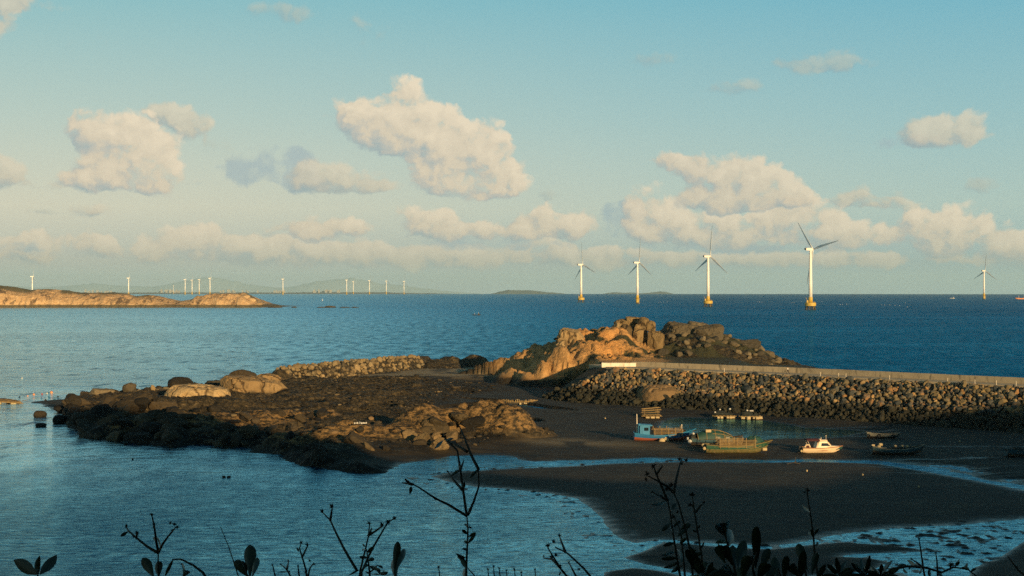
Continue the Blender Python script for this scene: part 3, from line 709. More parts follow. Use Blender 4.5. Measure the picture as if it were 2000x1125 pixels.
# -- named boulders on the left point
LB = [(140,801,36,30,'blunt brown boulder at the seaward tip of the left rock shelf',M_DARK),(114,806,24,14,'small low boulder at the water edge below the blunt tip boulder',M_DARK),
 (200,794,56,36,'big pointed grey boulder near the left tip of the shelf',M_GREY),(170,784,28,20,'dark boulder leaning on the left of the big pointed grey boulder',M_DARK),
 (222,777,27,18,'squat dark boulder just right of the big pointed grey boulder',M_DARK),(253,769,28,22,'tall rounded pale-topped boulder perched on two smaller ones',M_GREY),
 (243,783,16,18,'small upright boulder under the left of the perched rounded boulder',M_GREY),(258,783,15,16,'dark little boulder under the right of the perched rounded boulder',M_DARK),
 (273,779,28,19,'tan boulder right of the perched rounded boulder',M_TAN),(288,769,17,13,'small dark round boulder in the gap of the boulder row',M_DARK),
 (298,764,11,12,'little pale boulder standing on top of the boulder row',M_TAN),(311,772,23,15,'grey boulder between the little pale boulder and the sunlit slab',M_GREY),
 (328,767,22,12,'low sunlit boulder beside the dark capstone',M_TAN),(354,764,50,28,'large dark flat-bottomed capstone balanced above the sunlit slab',M_DARK),
 (475,741,52,20,'broad dark boulder behind the brightest slab',M_DARK),(420,764,40,22,'grey boulder left of the brightest slab',M_GREY)]
for i, (px, pb, w, h, lb, mm) in enumerate(LB):
    boulder('boulder', lb, px, pb, w, h, mm, 400+i, sub=4, cuts=11, round_=.03, noise=.10, group='boulders along the left rock point', Y=372+i*1.0 if 1 < i else None) if i < 14 else \
    boulder('boulder', lb, px, pb, w, h, mm, 400+i, sub=4, cuts=11, round_=.03, noise=.10, group='boulders along the left rock point', Y=405)
for px, pb, w, h, Y_, sd_, lb in [(385,806,130,56,364,431,'long sloping sunlit slab under the dark capstone'),(478,786,108,54,384,432,'bright smooth sunlit slab, left half of the split pair'),(530,784,70,42,383,433,'bright sunlit slab, right half of the split pair'),
                              (522,752,56,23,403,434,'small bright slab above the split pair of slabs'),(560,800,56,22,378,435,'brown low slab at the right foot of the split pair')]:
    boulder('granite_slab', lb, px, pb, w, h, M_SLAB if sd_ != 435 else M_BRN, sd_, Y=Y_, depth=.7, sub=5, cuts=9, round_=.25, noise=.07, cat='rock slab', group='sunlit slabs on the left point', sink=.1)
for i, (px, pb, w, h, lb) in enumerate([(78,814,26,12,'rounded dark rock alone in the water, farthest from the left point'),(117,827,28,17,'largest rounded dark rock in the water beside the left point'),(80,833,22,7,'flat dark rock barely breaking the surface'),
    (139,834,15,7,'small dark rock close to the shelf edge'),(148,824,20,9,'dark rock touching the shelf edge'),(259,898,4,3,'tiny rock alone in the open water in front of the shelf'),(437,933,8,4,'pair-like tiny rock, left one, in the water in front of the shelf'),(447,933,8,4,'pair-like tiny rock, right one, in the water in front of the shelf')]):
    x, y, _ = at(px, pb, 0)
    boulder('sea_rock', lb, px, pb, w, h, M_DARK, 450+i, Y=y, sub=4, cuts=7, round_=.35, group='rocks in the water off the left point', cat='rock', sink=.4)
# big brown boulder half under the armour stones and stray boulders
boulder('boulder', 'huge smooth brown boulder half buried at the foot of the breakwater stones', 1296, 795, 108, 44, M_BRN, 471, Y=361, depth=.8, sub=5, cuts=5, round_=.55, noise=.04, sink=.3)
for i, (px, pb, w, h, lb) in enumerate([(1103,775,17,20,'pale boulder of the pair below the headland bush, left one'),(1115,773,18,18,'darker boulder of the pair below the headland bush, right one'),(1238,778,44,16,'low boulder at the left of the huge brown boulder'),
      (724,822,12,8,'small rust-brown boulder above the white foam on the dark shelf'),(648,850,26,10,'pale boulder on the dark shelf in front of the low ridge')]):
    boulder('boulder', lb, px, pb, w, h, M_BRN if i != 0 else M_GREY, 480+i, sub=3, cuts=8, round_=.2)
# -- crags of the headland
G_C = 'crags of the headland'
for i, (px, pb, w, h, Y_, rd_, bl, lb, mm) in enumerate([
 (1122,700,74,60,455,.05,.6,'leftmost crag of the headland, blocky and sunlit, above the orange bank',M_SLAB),
 (1100,706,34,40,450,.05,.6,'low sunlit block at the left foot of the leftmost crag',M_SLAB),
 (1178,706,46,68,461,.10,.35,'left shoulder pillar of the main crag',M_CRAG),
 (1204,708,44,82,459,.12,.35,'broad domed pillar in the middle of the main crag',M_CRAG),
 (1228,708,36,76,457,.08,.3,'cracked pillar right of the broad domed pillar',M_CRAG),
 (1252,707,34,74,456,.08,.3,'pillar carrying the rounded top boulder',M_CRAG),
 (1281,704,34,62,452,.05,.3,'narrow crag split off by a dark cleft at the right',M_CRAG),
 (1196,712,46,34,450,.10,.6,'low buttress at the foot of the domed pillar',M_CRAG),
 (1240,712,38,30,449,.10,.6,'low buttress at the foot of the cracked pillar',M_CRAG),
 (1224,648,52,26,464,.15,.6,'jumbled block capping the main crag',M_CRAG),
 (1238,638,40,20,463,.15,.6,'flat topmost block on the headland',M_CRAG),
 (1259,646,30,27,457,.35,1,'rounded boulder sitting on top of its pillar',M_CRAG),
 (1273,646,16,20,462,.2,1,'small block behind the rounded top boulder',M_CRAG),
 (1160,672,44,30,468,.1,.7,'shoulder crag between the leftmost crag and the main crag',M_CRAG),
 (1297,712,32,32,448,.08,.8,'low dark boulder at the foot of the split off crag',M_GREY)]):
    boulder('crag', lb, px, pb, w, h, mm, 500+i, Y=Y_, depth=.8, sub=5, cuts=15, round_=rd_, noise=.09, group=G_C, cat='crag', sink=.15, blocky=bl)
G_F = 'boulders on the right flank of the headland'
for i, (px, pb, w, h, Y_, lb) in enumerate([(1332,668,60,34,468,'broad mound boulder just right of the split crag'),(1366,662,40,30,470,'highest boulder of the right flank'),(1382,684,44,42,462,'big rounded boulder facing the road below the highest flank boulder'),(1397,662,24,26,466,'dark leaning boulder on the skyline of the right flank'),
   (1372,690,34,26,458,'squarish boulder in the middle of the right flank'),(1412,682,34,26,464,'boulder right of the dark leaning boulder'),(1430,684,28,22,464,'rounded boulder at the step in the flank skyline'),(1458,692,44,26,462,'wide grey boulder on the lower flank skyline'),(1476,690,26,18,464,'pale-topped boulder behind the wide grey boulder'),
   (1440,708,34,24,452,'boulder pair near the parapet, left one'),(1462,708,30,22,452,'boulder pair near the parapet, right one'),(1498,704,26,18,458,'pale boulder on the lower right flank'),(1400,708,30,14,450,'low boulder at the parapet below the flank'),(1350,700,26,18,452,'small boulder in the scrub of the flank')]):
    boulder('boulder', lb, px, pb+4, w*1.4, h*1.3, M_GREY, 530+i, Y=Y_, depth=.85, sub=5, cuts=12, round_=.10, noise=.10, group=G_F)
ft = [npmesh('flank_rock', *rock_shape(600+i, 3, 9, (.6,.92), .06, round_=.15), M_GREY, False) for i in range(6)]
ftd = [npmesh('shore_rock', *rock_shape(620+i, 3, 9, (.6,.92), .06, round_=.15), M_DARK, False) for i in range(6)]
for i in range(70):
    px = rp.uniform(1300, 1520); x = (px-1000)/F*455; y = rp.uniform(440, 470); z_ = ground(x, y)
    o = link('flank_rock', ft[i % 6], None, (x, y, z_+.2)); r_ = rp.uniform(.5, 1.5); o.scale = (r_*1.2, r_, r_*.85); o.rotation_euler = (rp.uniform(-.4,.4), rp.uniform(-.4,.4), rp.uniform(0,6))
    tag(o, 'loose grey rock lying in the scrub on the right flank of the headland', 'rock', 'loose rocks on the right flank')
for i in range(46):     # dark tail of rocks running into the sea at the right
    q = (i/45.0)**.9; px = 1490+95*q+rp.uniform(-6, 6); Y_ = 470+rp.uniform(-6, 22)*(1-q*.3)
    top = 690+30*q; x, y, z_ = atY(px, top+rp.uniform(2, 10), Y_)
    o = link('shore_rock', ftd[i % 6], None, (x, y, max(z_-.6, .1))); r_ = rp.uniform(1.1, 2.3)*(1-.45*q); o.scale = (r_*1.3, r_, r_*.85); o.rotation_euler = (rp.uniform(-.4,.4), rp.uniform(-.4,.4), rp.uniform(0,6))
    tag(o, 'dark wet rock in the tail of rocks where the headland runs into the sea', 'rock', 'dark rocks at the tail of the headland')
# -- dark angular rocks that make up the left shelf
sh = [npmesh('shelf_rock', *rock_shape(640+i, 4, 10, (.5,.92), .10, round_=.03), M_DARK, False) for i in range(8)]
M_DARK2 = rock_mat('ochre_shelf_rock', [(0,(.035,.028,.016)),(.5,(.11,.08,.04)),(1,(.24,.165,.08))], .2, 'object', (.02,.018,.011), bumpd=.4, sc=.8, stain=(.02,.018,.012))
sh2 = [npmesh('shelf_rock', *rock_shape(660+i, 4, 10, (.5,.92), .10, round_=.03), M_DARK2, False) for i in range(8)]
n_ = 0
while n_ < 100:
    k = n_ % 13
    if k < 6: px, py = rp.uniform(130, 340), rp.uniform(785, 860)
    elif k < 10: px, py = rp.uniform(330, 640), rp.uniform(800, 895)
    else: px, py = rp.uniform(640, 1040), rp.uniform(815, 880)
    x, y, z_ = gpix(px, py)
    if z_ < .15 or rock[min(np.searchsorted(ys, y), NY-1), min(np.searchsorted(xs, x), NX-1)] < .4: n_ += .05; n_ = n_ if n_ % 1 < .9 else int(n_)+1; continue
    n_ = int(n_)
    r_ = rp.uniform(.7, 2.0)*(1.25 if px < 340 else .9)
    o = link('shelf_rock', (sh if rp.random() < (.93 if px < 640 else .3) else sh2)[n_ % 8], None, (x, y, z_+.05*r_)); o.scale = (r_*rp.uniform(1.1, 1.9), r_, r_*rp.uniform(.7, 1.1)); o.rotation_euler = (rp.uniform(-.6,.6), rp.uniform(-.6,.6), rp.uniform(0, 6.2))
    tag(o, 'angular weed-dark rock bedded in the rock shelf at the left of the bay', 'rock', 'rocks bedded in the dark shelf'); n_ += 1
# -- cobbles strewn over the dark shelf (nobody could count them)
Vs, Fs, Ts, off = [], [], [], 0
for i in range(5200):
    x, y = nrg.uniform(-105, 12), nrg.uniform(262, 470)
    ii = min(np.searchsorted(ys, y), NY-1); jj = min(np.searchsorted(xs, x), NX-1)
    if rock[ii, jj] < .5 or Z[ii, jj] > 4.2 or Z[ii, jj] < -.05: continue
    V, Fc = TPL[i % 14]; r_ = float(np.clip(nrg.lognormal(math.log(.26), .5), .12, .95))
    V2 = V*(r_*nrg.uniform(.7, 1.3, 3)*np.array((1.2,1.2,.75)))+np.array((x, y, Z[ii, jj]+r_*.15))
    Vs.append(V2); Fs.append(Fc+off); Ts.append(np.full(len(V), nrg.random()**1.6)); off += len(V)
M_COB = rock_mat('shelf_cobble', [(0,(.008,.0075,.006)),(.5,(.030,.024,.015)),(.85,(.075,.057,.033)),(1,(.20,.15,.08))], None, 'attr')
tag(link('cobbles', npmesh('cobbles', np.concatenate(Vs), np.concatenate(Fs), M_COB, False, dict(tone=np.concatenate(Ts)))), 'loose cobbles strewn over the dark rock shelf', kind='stuff')

# -- scrub on the headland
M_LEAF = plain('scrub_leaf', (.050,.055,.022), .7, .5, 1.2, 0)
def scrub(label, px, py, Y_, wpx, hpx, n_=420, z0=None):
    x, y, z_ = atY(px, py, Y_); k = Y_/F; w, h = wpx*k/2, hpx*k
    r = random.Random(int(px*7+py)); mb = MB()
    cl = [(r.uniform(-.75,.75), r.uniform(-.6,.6), r.uniform(.15,.7)) for _ in range(11)]
    for _ in range(n_):
        c = r.choice(cl); q = Vector((r.gauss(0,1), r.gauss(0,1), r.gauss(0,1))).normalized()*r.uniform(.12,.34)
        p = Vector(((c[0]+q.x)*w, (c[1]+q.y)*w*.8, max(.02, (c[2]+q.z)*h)))
        a = Vector((r.gauss(0,1), r.gauss(0,1), r.gauss(0,1))).normalized(); b_ = a.orthogonal().normalized(); s2 = r.uniform(.18,.42)
        mb.add([p-a*s2, p+b_*s2*.5, p+a*s2, p-b_*s2*.5], [(0,1,2,3)])
    t_ = thing('scrub_bush', label, 'bush', (x, y, z_), 0, 'scrub on the headland')
    mb.build('foliage', M_LEAF, t_)
    sm = MB()
    for c in cl[:5]: sm.tube([(0,0,-.3), (c[0]*w*.4, c[1]*w*.4, c[2]*h*.5), (c[0]*w, c[1]*w*.8, c[2]*h)], [.08,.05,.02], 5)
    sm.build('stem', M_DARK, t_)
for a in [('large dark bush in the hollow left of the white wall', 1128, 746, 424, 62, 30, 700),('dark bush filling the corner under the end of the white wall', 1160, 738, 408, 44, 22, 500),('low bush at the foot of the large hollow bush',1096,752,428,30,14,260),
          ('wide low scrub patch in front of the flank boulders by the parapet', 1425, 706, 446, 70, 16, 600),('scrub patch between the split crag and the flank boulders', 1322, 706, 446, 50, 16, 420),('small bush on the grassy skyline left of the crags', 1062, 684, 470, 30, 7, 200),
          ('small bush behind the leftmost crag',1092,664,474,26,7,180),('scrub tuft on the saddle between crags and flank',1310,646,476,26,6,160)]: scrub(*a)
x, y, z_ = atY(1317, 640, 474)
o = MB().lathe([(.12,0),(.10,3.2),(.03,3.3)], 6).box((0,0,3.0), (.7,.06,.35)).build('marker_pole', M_DARK); o.location = (x, y, z_-1.0)
tag(o, 'thin dark marker pole standing on the headland skyline', 'pole')
# ------------------------------------------------------------ wind turbines (one built, the rest copied)
M_TOWER = plain('turbine_paint', (.80,.76,.70), .45, .04, .05, 0)
M_BLADE = plain('blade_paint', (.62,.64,.64), .4, .05, .05, 0)
M_YEL = plain('yellow_paint', (.52,.34,.045), .55, .2, .3, .02, 3, dirt=(.30,.19,.05))
M_PILE = plain('pile_steel', (.055,.05,.04), .8, .3, .4, .02, 2)
M_DKG = plain('dark_grille', (.05,.055,.06), .6, .2, 1, 0)
def make_turbine(kind):
    T = thing('wind_turbine', 'turbine', 'wind turbine')
    if kind == 'cap':      # squat yellow pile cap on raked piles
        for i in range(8):
            q = 2*math.pi*(i+.5)/8
            MB().tube([(8.6*math.cos(q), 8.6*math.sin(q), -6), (6.2*math.cos(q), 6.2*math.sin(q), 6.2)], .85, 8).build('pile', M_PILE, T, True)
        MB().lathe([(7.6,5.8),(8.0,6.0),(8.0,10.6),(7.8,10.9),(3.2,11.0)], 32).build('pile_cap', M_YEL, T)
        base = 11.0
    else:                  # plain monopile with a ring platform
        MB().lathe([(3.4,-6),(3.4,3.0)], 24).build('pile', M_PILE, T, True)
        MB().lathe([(3.5,3.0),(3.5,11.0)], 24).lathe([(5.0,10.4),(5.0,10.9)], 24).build('pile_cap', M_YEL, T)
        base = 10.9
    MB().lathe([(3.3,base),(3.2,base+7.6),(3.0,base+7.8)], 28).build('transition_piece', M_YEL, T, True)
    pl = MB()
    for i in range(14):
        q = 2*math.pi*i/14; pl.tube([(6.6*math.cos(q), 6.6*math.sin(q), base-.2), (6.6*math.cos(q), 6.6*math.sin(q), base+1.3)], .09, 4)
    for zz in (.7, 1.3): pl.tube([(6.6*math.cos(2*math.pi*i/28), 6.6*math.sin(2*math.pi*i/28), base+zz) for i in range(29)], .08, 4, False)
    if kind == 'cap': pl.box((-5.0,-2.6,base+1.6), (2.2,2.2,3.4)).tube([(-5.8,-1,base), (-5.8,-1,base+6.2), (-7.6,-2.4,base+7.2)], .25, 6)
    pl.build('service_platform', M_YEL, T)
    MB().tube([(3.0,-2.6,-4), (3.0,-3.4,base)], .22, 5).tube([(4.2,-2.6,-4), (4.2,-3.4,base)], .22, 5).build('boat_ladder', M_YEL, T)
    hub = 89.0
    MB().lathe([(2.75,base+7.8),(2.6,40),(2.2,66),(1.75,hub-2.2),(1.6,hub-1.8)], 32).build('tower', M_TOWER, T, True)
    N = MB(); rz = math.radians(90-62)       # rotor axis points right and away
    secs = []
    for xx, w, h in [(-9.3,1.5,1.5),(-9.0,1.85,1.85),(-3,2.1,2.05),(2.6,2.0,2.0),(3.4,1.5,1.6)]:
        secs.append([(xx, -w, -h*.85), (xx, -w*1.04, h*.5), (xx, -w*.6, h), (xx, w*.6, h), (xx, w*1.04, h*.5), (xx, w, -h*.85)])
    nac = N.loft(secs).build('nacelle', M_TOWER, T); nac.location = (0,0,hub); nac.rotation_euler = (0,0,rz)
    MB().box((-9.75,0,.6), (.9,2.9,2.3)).box((-7.8,0,2.15), (1.6,1.5,.5)).tube([(-8.2,.5,2), (-8.2,.5,4)], .08, 4).build('cooler', M_DKG, nac)
    rot = MB().lathe([(.02,-2.4),(.9,-2.0),(1.45,-1.1),(1.6,0),(1.6,1.4)], 20)
    hb = rot.build('hub', M_TOWER, T, True)
    ax = Vector((math.cos(rz), math.sin(rz), 0)); hb.location = Vector((0,0,hub))+ax*4.9
    hb.rotation_euler = (0, -math.pi/2, rz)     # local -z = along the axis
    blm = MB(); secs = []
    for q in np.linspace(0, 1, 17):
        r = 1.2+q*55.0
        ch = np.interp(q, [0,.05,.2,.5,.8,.96,1], [2.1,2.2,4.3,2.9,1.7,.9,.25]); th = np.interp(q, [0,.05,.2,1], [2.1,2.0,1.0,.10]); tw = math.radians(np.interp(q, [0,.2,1], [16,13,0]))
        pre = -2.6*q*q
        s_ = []
        for k in range(12):
            a = 2*math.pi*k/12; cx, cz = .5*ch*math.cos(a)-.18*ch*min(q*5, 1), .5*th*math.sin(a)*(1-.45*min(q*5,1)*(-math.cos(a)*.5+.5)*0)
            s_.append((cx*math.cos(tw)-cz*math.sin(tw), r, cx*math.sin(tw)+cz*math.cos(tw)+pre))
        secs.append(s_)
    bme = blm.loft(secs).mesh('blade', M_BLADE, True)
    for k in range(3):
        b = link('blade', bme, hb); b.rotation_euler = (0,0,2*math.pi*k/3)
    return T
TC, TM_ = make_turbine('cap'), make_turbine('mono')
used = {}
def put_turbine(kind, px, py_hub, Y_, phase, label, hubscale=1.0):
    src = TC if kind == 'cap' else TM_
    T = src if kind not in used else dup(src); used[kind] = 1
    x = (px-1000)/F*Y_; dd = math.hypot(x, Y_)
    z0 = -drop(dd); ztop = H-(py_hub-EYE)/F*Y_
    s = (ztop-z0)/89.0
    T.location = (x, Y_, z0); T.scale = (s, s, s)
    T['label'] = label; T['category'] = 'wind turbine'; T['group'] = 'offshore wind turbines'
    for ch in T.children:
        if ch.name.startswith('hub'):
            ch.rotation_euler = Euler((0, -math.pi/2, math.radians(28)), 'XYZ')
            for i, b in enumerate([c for c in ch.children]): b.rotation_euler = (0,0,math.radians(120*i+phase))
def PH(a): return 270+a
for a in [('cap',1583,487,2110,PH(42),'nearest and largest wind turbine on a yellow pile cap, right of the headland'),
 ('cap',1383,501,2500,PH(-3),'wind turbine on a yellow pile cap above the grey right flank of the headland'),
 ('mono',1245,513,3050,PH(-2),'wind turbine on a slim yellow base above the headland crags'),
 ('cap',1135,517,3420,PH(10),'wind turbine farthest left of the row of four big ones, one blade pointing right'),
 ('mono',1922,529,4550,PH(-3),'wind turbine alone near the right edge of the sea'),
 ('mono',63,540,6300,PH(-2),'small far turbine at the left edge behind the grassy top of the far headland'),
 ('mono',251,543,7400,PH(-4),'small far turbine alone behind the middle of the far headland'),
 ('mono',339,558,17200,PH(8),'faintest hazy turbine, left of the cluster of far turbines'),
 ('mono',360,549,14800,PH(5),'pale hazy turbine second from the left in the far cluster'),
 ('mono',361.5,546,10200,PH(-5),'far turbine of the tight trio, left one'),
 ('mono',375,547,10400,PH(2),'far turbine of the tight trio, middle one'),
 ('mono',389,546,10600,PH(-8),'far turbine of the tight trio, right one'),
 ('mono',410,543.5,8300,PH(0),'tall far turbine behind the rocky end of the far headland'),
 ('mono',552.5,545,9600,PH(-3),'far turbine standing alone over open water right of the far headland'),
 ('mono',677,547,10000,PH(4),'far turbine pair over open water, left taller one'),
 ('mono',690,550,11800,PH(-6),'far turbine pair over open water, right shorter one'),
 ('mono',721.5,548,10600,PH(-2),'far turbine just right of the pair over open water'),
 ('mono',754.5,549,11000,PH(6),'far turbine second from the right of the distant row'),
 ('mono',789,549.5,11300,PH(-10),'far turbine at the right end of the distant row')]:
    if a[1] == 360: continue
    put_turbine(*a)

# ------------------------------------------------------------ far headland at the left
PF = [(-60,552),(0,557),(30,560),(60,565.5),(95,564),(125,566),(160,571),(200,571.5),(220,570.5),(250,574),(262,579),(290,576),(310,578),(330,583.5),(352,587),(375,584.5),(392,578),(410,575.5),(432,574.5),(455,573),(478,572.5),(490,579),(500,587),(512,594),(530,599),(560,601.5)]
pxs = np.linspace(-40, 562, 520); Yc = 2445.0
lx = (pxs-1000)/F*Yc
ly = np.linspace(2378, 2660, 90)
LX, LY = np.meshgrid(lx, ly); PX = np.meshgrid(pxs, ly)[0]
topz = H-(np.interp(pxs, [p[0] for p in PF], [p[1] for p in PF])-EYE)/F*Yc
tz = np.meshgrid(topz, ly)[0]
shore = 2392+14*fbm(LX/40, LX*0, s=111, o=4)+np.interp(PX, [480,560], [0,45])
q = np.clip((LY-shore)/(Yc-shore), 0, 1.0)
zz = tz*(q**.5)
zz = np.where(LY > Yc, tz*(1-(LY-Yc)/260.0), zz)
rg = ridged(LX/26+LY/60, LY/22, s=115, o=5); rg2 = ridged(LX/9, LY/9, s=118, o=4)
rockend = sst(360, 400, PX)
zz = zz+sst(0, .3, q)*np.clip(tz/18, .15, 1)*(2.6*rg+1.6*rg2+rockend*(4.0*ridged(LX/14, LY/14, s=119, o=4)))*(.4+.6*sst(1, .7, q))
zz = np.where(LY < shore, -2-(shore-LY)*.1, zz)-drop(2450)
veg = sst(-.15, .25, fbm(LX/30, LY/30, s=121, o=4)+.18*(q > .75)-.30*(PX > 300)+.15*(PX < 140)-.12)*sst(.45, .85, q)*sst(9, 14, zz)
FM, t_, b_ = newmat('far_headland_rock'); p_ = t_.pos(); z_ = t_.sep(p_)[2]
n_ = t_.noise(t_.vm('MULTIPLY', p_, (.09, .09, .16)), 1.0, 6, .7); n2_ = t_.noise(p_, .35, 5, .65)
c_ = t_.ramp(t_.m('ADD', t_.m('MULTIPLY', n_, .6), t_.m('MULTIPLY', n2_, .4)), [(.32, (.10,.06,.03)), (.42, (.42,.25,.115)), (.56, (.58,.37,.18)), (.75, (.68,.48,.28))])
c_ = t_.mix(t_.m('MULTIPLY', t_.rng(t_.noise(t_.vm('MULTIPLY', p_, (.06,.03,.03)), 1.0, 6, .7, 1.0), .53, .60), .85), c_, (.075,.042,.02))
c_ = t_.mix(t_.attr('veg'), c_, t_.mix(n2_, (.045,.042,.018), (.16,.125,.055)))
c_ = t_.mix(t_.rng(t_.m('ADD', z_, t_.m('MULTIPLY', n_, 3.0)), 6.6, 5.2), c_, t_.mix(n2_, (.05,.036,.016), (.16,.115,.05)))
t_.put(b_.inputs['Base Color'], c_); b_.inputs['Roughness'].default_value = .9
t_.put(b_.inputs['Normal'], t_.bump(t_.m('ADD', n_, t_.m('MULTIPLY', n2_, .5)), 3.0, .8))
tag(link('far_headland', npmesh('far_headland', np.stack([LX, LY, zz], -1).reshape(-1, 3), gridfaces(90, 520), FM, True, dict(veg=veg))), 'sunlit ochre headland across the bay at the left', kind='structure')
M_FARR = rock_mat('far_rock', [(0,(.09,.065,.035)),(.5,(.20,.14,.07)),(1,(.40,.28,.14))], .6, 'object', bumpd=1.5, sc=.2)
M_ENDR = rock_mat('end_rock', [(0,(.36,.24,.12)),(.5,(.46,.31,.16)),(1,(.55,.38,.21))], 4.0, 'object', (.05,.035,.016), bumpd=1.2, sc=.2)
for i, (px, pt, w, h) in enumerate([(395,578,16,13),(408,576,18,15),(423,575.5,16,14),(437,575,18,15),(450,573,15,16),(463,572.5,17,17),(477,572,20,18),(491,580,18,12),(384,584,14,10),(430,584,18,12),(455,583,20,13),(480,586,20,11),(505,590,16,8)]):
    k = 2430/F; V, Fc = rock_shape(700+i, 4, 10, (.6,.95), .10, 2.0, .15)
    me = npmesh('coast_rock', V*np.array((w*k*.62, w*k*.5, h*k*.62)), Fc, M_ENDR)
    x, y, z_ = atY(px, pt+h*.62, 2425-(10 if i > 8 else 0)); tag(link('coast_rock', me, None, (x, y, z_-.5)), 'big sunlit rock in the cluster at the tip of the far headland', 'rock', 'rocks at the tip of the far headland')
for px, pt, w, h, lb in [(537,595.5,26,4.5,'long low islet trailing off the tip of the far headland'),(575,597,12,4,'small round islet between the far headland and the flat-topped islet'),(628,600,18,2.5,'flat ledge at the left foot of the flat-topped islet'),(646,596,22,6,'flat-topped brown islet in the middle of the left sea'),(675,599,22,3,'low islet right of the flat-topped islet, left part'),(694,598.5,14,3.2,'low islet right of the flat-topped islet, right part')]:
    Y_ = F*(H+.45)/(601-EYE); k = Y_/F; V, Fc = rock_shape(730+int(px), 4, 9, (.6,.95), .12, 2.0, .1)
    me = npmesh('islet', V*np.array((w*k*.55, w*k*.35, h*k*.75)), Fc, M_FARR); x, y, z_ = atY(px, pt+h, Y_)
    tag(link('islet', me, None, (x, y, -.4)), lb, 'rock', 'islets off the far headland')
# ------------------------------------------------------------ hills beyond the horizon, low islands, town
def farland(name, prof, Y_, col, label, depth=.12, rough=.0):
    pts = np.array(prof, float); px = np.linspace(pts[0,0], pts[-1,0], 260)
    tp = np.interp(px, pts[:,0], pts[:,1])
    z0 = -drop(Y_)-20; x = (px-1000)/F*Y_; z_ = H-(tp-EYE)/F*Y_
    z_ = z_+rough*(Y_/F)*fbm(px/14, px*0, s=131, o=4)
    z_ = np.maximum(z_, z0+1)
    dy = Y_*depth; rows = []
    for f, s in [(-.5,0),(-.3,.45),(-.12,.8),(0,1),(.3,.6),(.6,0)]:
        rows.append(np.stack([x, np.full_like(x, Y_+f*dy), z0+(z_-z0)*s*(1+.06*fbm(px/9+f*9, px*0+f*5, s=133, o=4))*(1 if 0 < s < 1 else 1)], -1))
    m, t, b = newmat(name); p = t.pos()
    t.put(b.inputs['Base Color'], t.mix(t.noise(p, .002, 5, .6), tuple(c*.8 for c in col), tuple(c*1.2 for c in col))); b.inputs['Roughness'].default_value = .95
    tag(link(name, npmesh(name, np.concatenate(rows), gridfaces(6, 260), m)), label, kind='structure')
farland('mountains', [(-60,557),(20,558),(90,562),(150,556),(185,553.5),(240,558),(300,560),(340,552),(380,545),(404,540),(430,544),(455,548),(490,556),(540,562),(580,558),(615,551),(650,546),(690,543),(712,547),(750,555),(790,558),(840,565),(900,571),(960,575)], 43000, (.50,.62,.66), 'hazy blue mountains far beyond the left horizon', rough=1.2)  # distance haze is also put into this pale colour
farland('far_island', [(955,575),(968,572),(975,569.5),(992,566.5),(1010,566.8),(1024,567.3),(1036,566.3),(1050,568.6),(1062,569.5),(1072,571),(1092,572.6),(1112,574.5)], 15000, (.16,.22,.22), 'low wooded island on the horizon left of the row of big turbines', .05, .6)  # island colour lightened to carry some of the haze
farland('far_islet_ridge', [(1172,575),(1184,572.4),(1200,570.6),(1216,571.6),(1238,571.4),(1250,572.8),(1268,571.8),(1286,569.4),(1298,570.0),(1312,573),(1320,575)], 16500, (.20,.27,.27), 'low island on the horizon behind the big turbines', .05, .5)  # haze paled into the colour here too
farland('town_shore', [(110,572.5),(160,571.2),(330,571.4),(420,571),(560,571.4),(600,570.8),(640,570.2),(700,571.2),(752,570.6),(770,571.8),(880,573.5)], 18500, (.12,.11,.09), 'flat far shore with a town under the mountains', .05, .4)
r_ = random.Random(5); mb = MB()
for i in range(64):
    px = r_.choice([r_.uniform(165,232), r_.uniform(310,350), r_.uniform(425,505), r_.uniform(530,560), r_.uniform(612,664), r_.uniform(612,664)])
    Y_ = 17600+r_.uniform(-150, 150); x = (px-1000)/F*Y_; w = r_.uniform(10, 34); h = r_.uniform(14, 40)
    z0 = -drop(Y_); zb = 4; mb.box((x, Y_, z0+10+h/2+zb), (w, 20, h)); mb.box((x+w*.2, Y_, z0+10+h+zb+2), (w*.4, 12, 5))
tag(mb.build('far_town', plain('town_walls', (.32,.31,.28), .8, .3, .004, 0)), 'specks of a pale town along the far shore', kind='stuff')

# ------------------------------------------------------------ haze
bm = bmesh.new(); bmesh.ops.create_cube(bm, size=1.0); me = bpy.data.meshes.new('haze'); bm.to_mesh(me); bm.free()
hz_ = link('haze', me, None, (0, 0, 170)); hz_.scale = (90000, 90000, 620)
hm_ = bpy.data.materials.new('haze'); hm_.use_nodes = True; tt_ = NT(hm_.node_tree); tt_.n.remove(tt_.n['Principled BSDF'])
pv = tt_.new('ShaderNodeVolumePrincipled'); pv.inputs['Color'].default_value = (.70,.95,1.0,1); pv.inputs['Density'].default_value = 3.4e-5; pv.inputs['Anisotropy'].default_value = .1
tt_.l.new(pv.outputs[0], tt_.n['Material Output'].inputs['Volume']); me.materials.append(hm_)
tag(hz_, 'thin sea haze', kind='stuff')
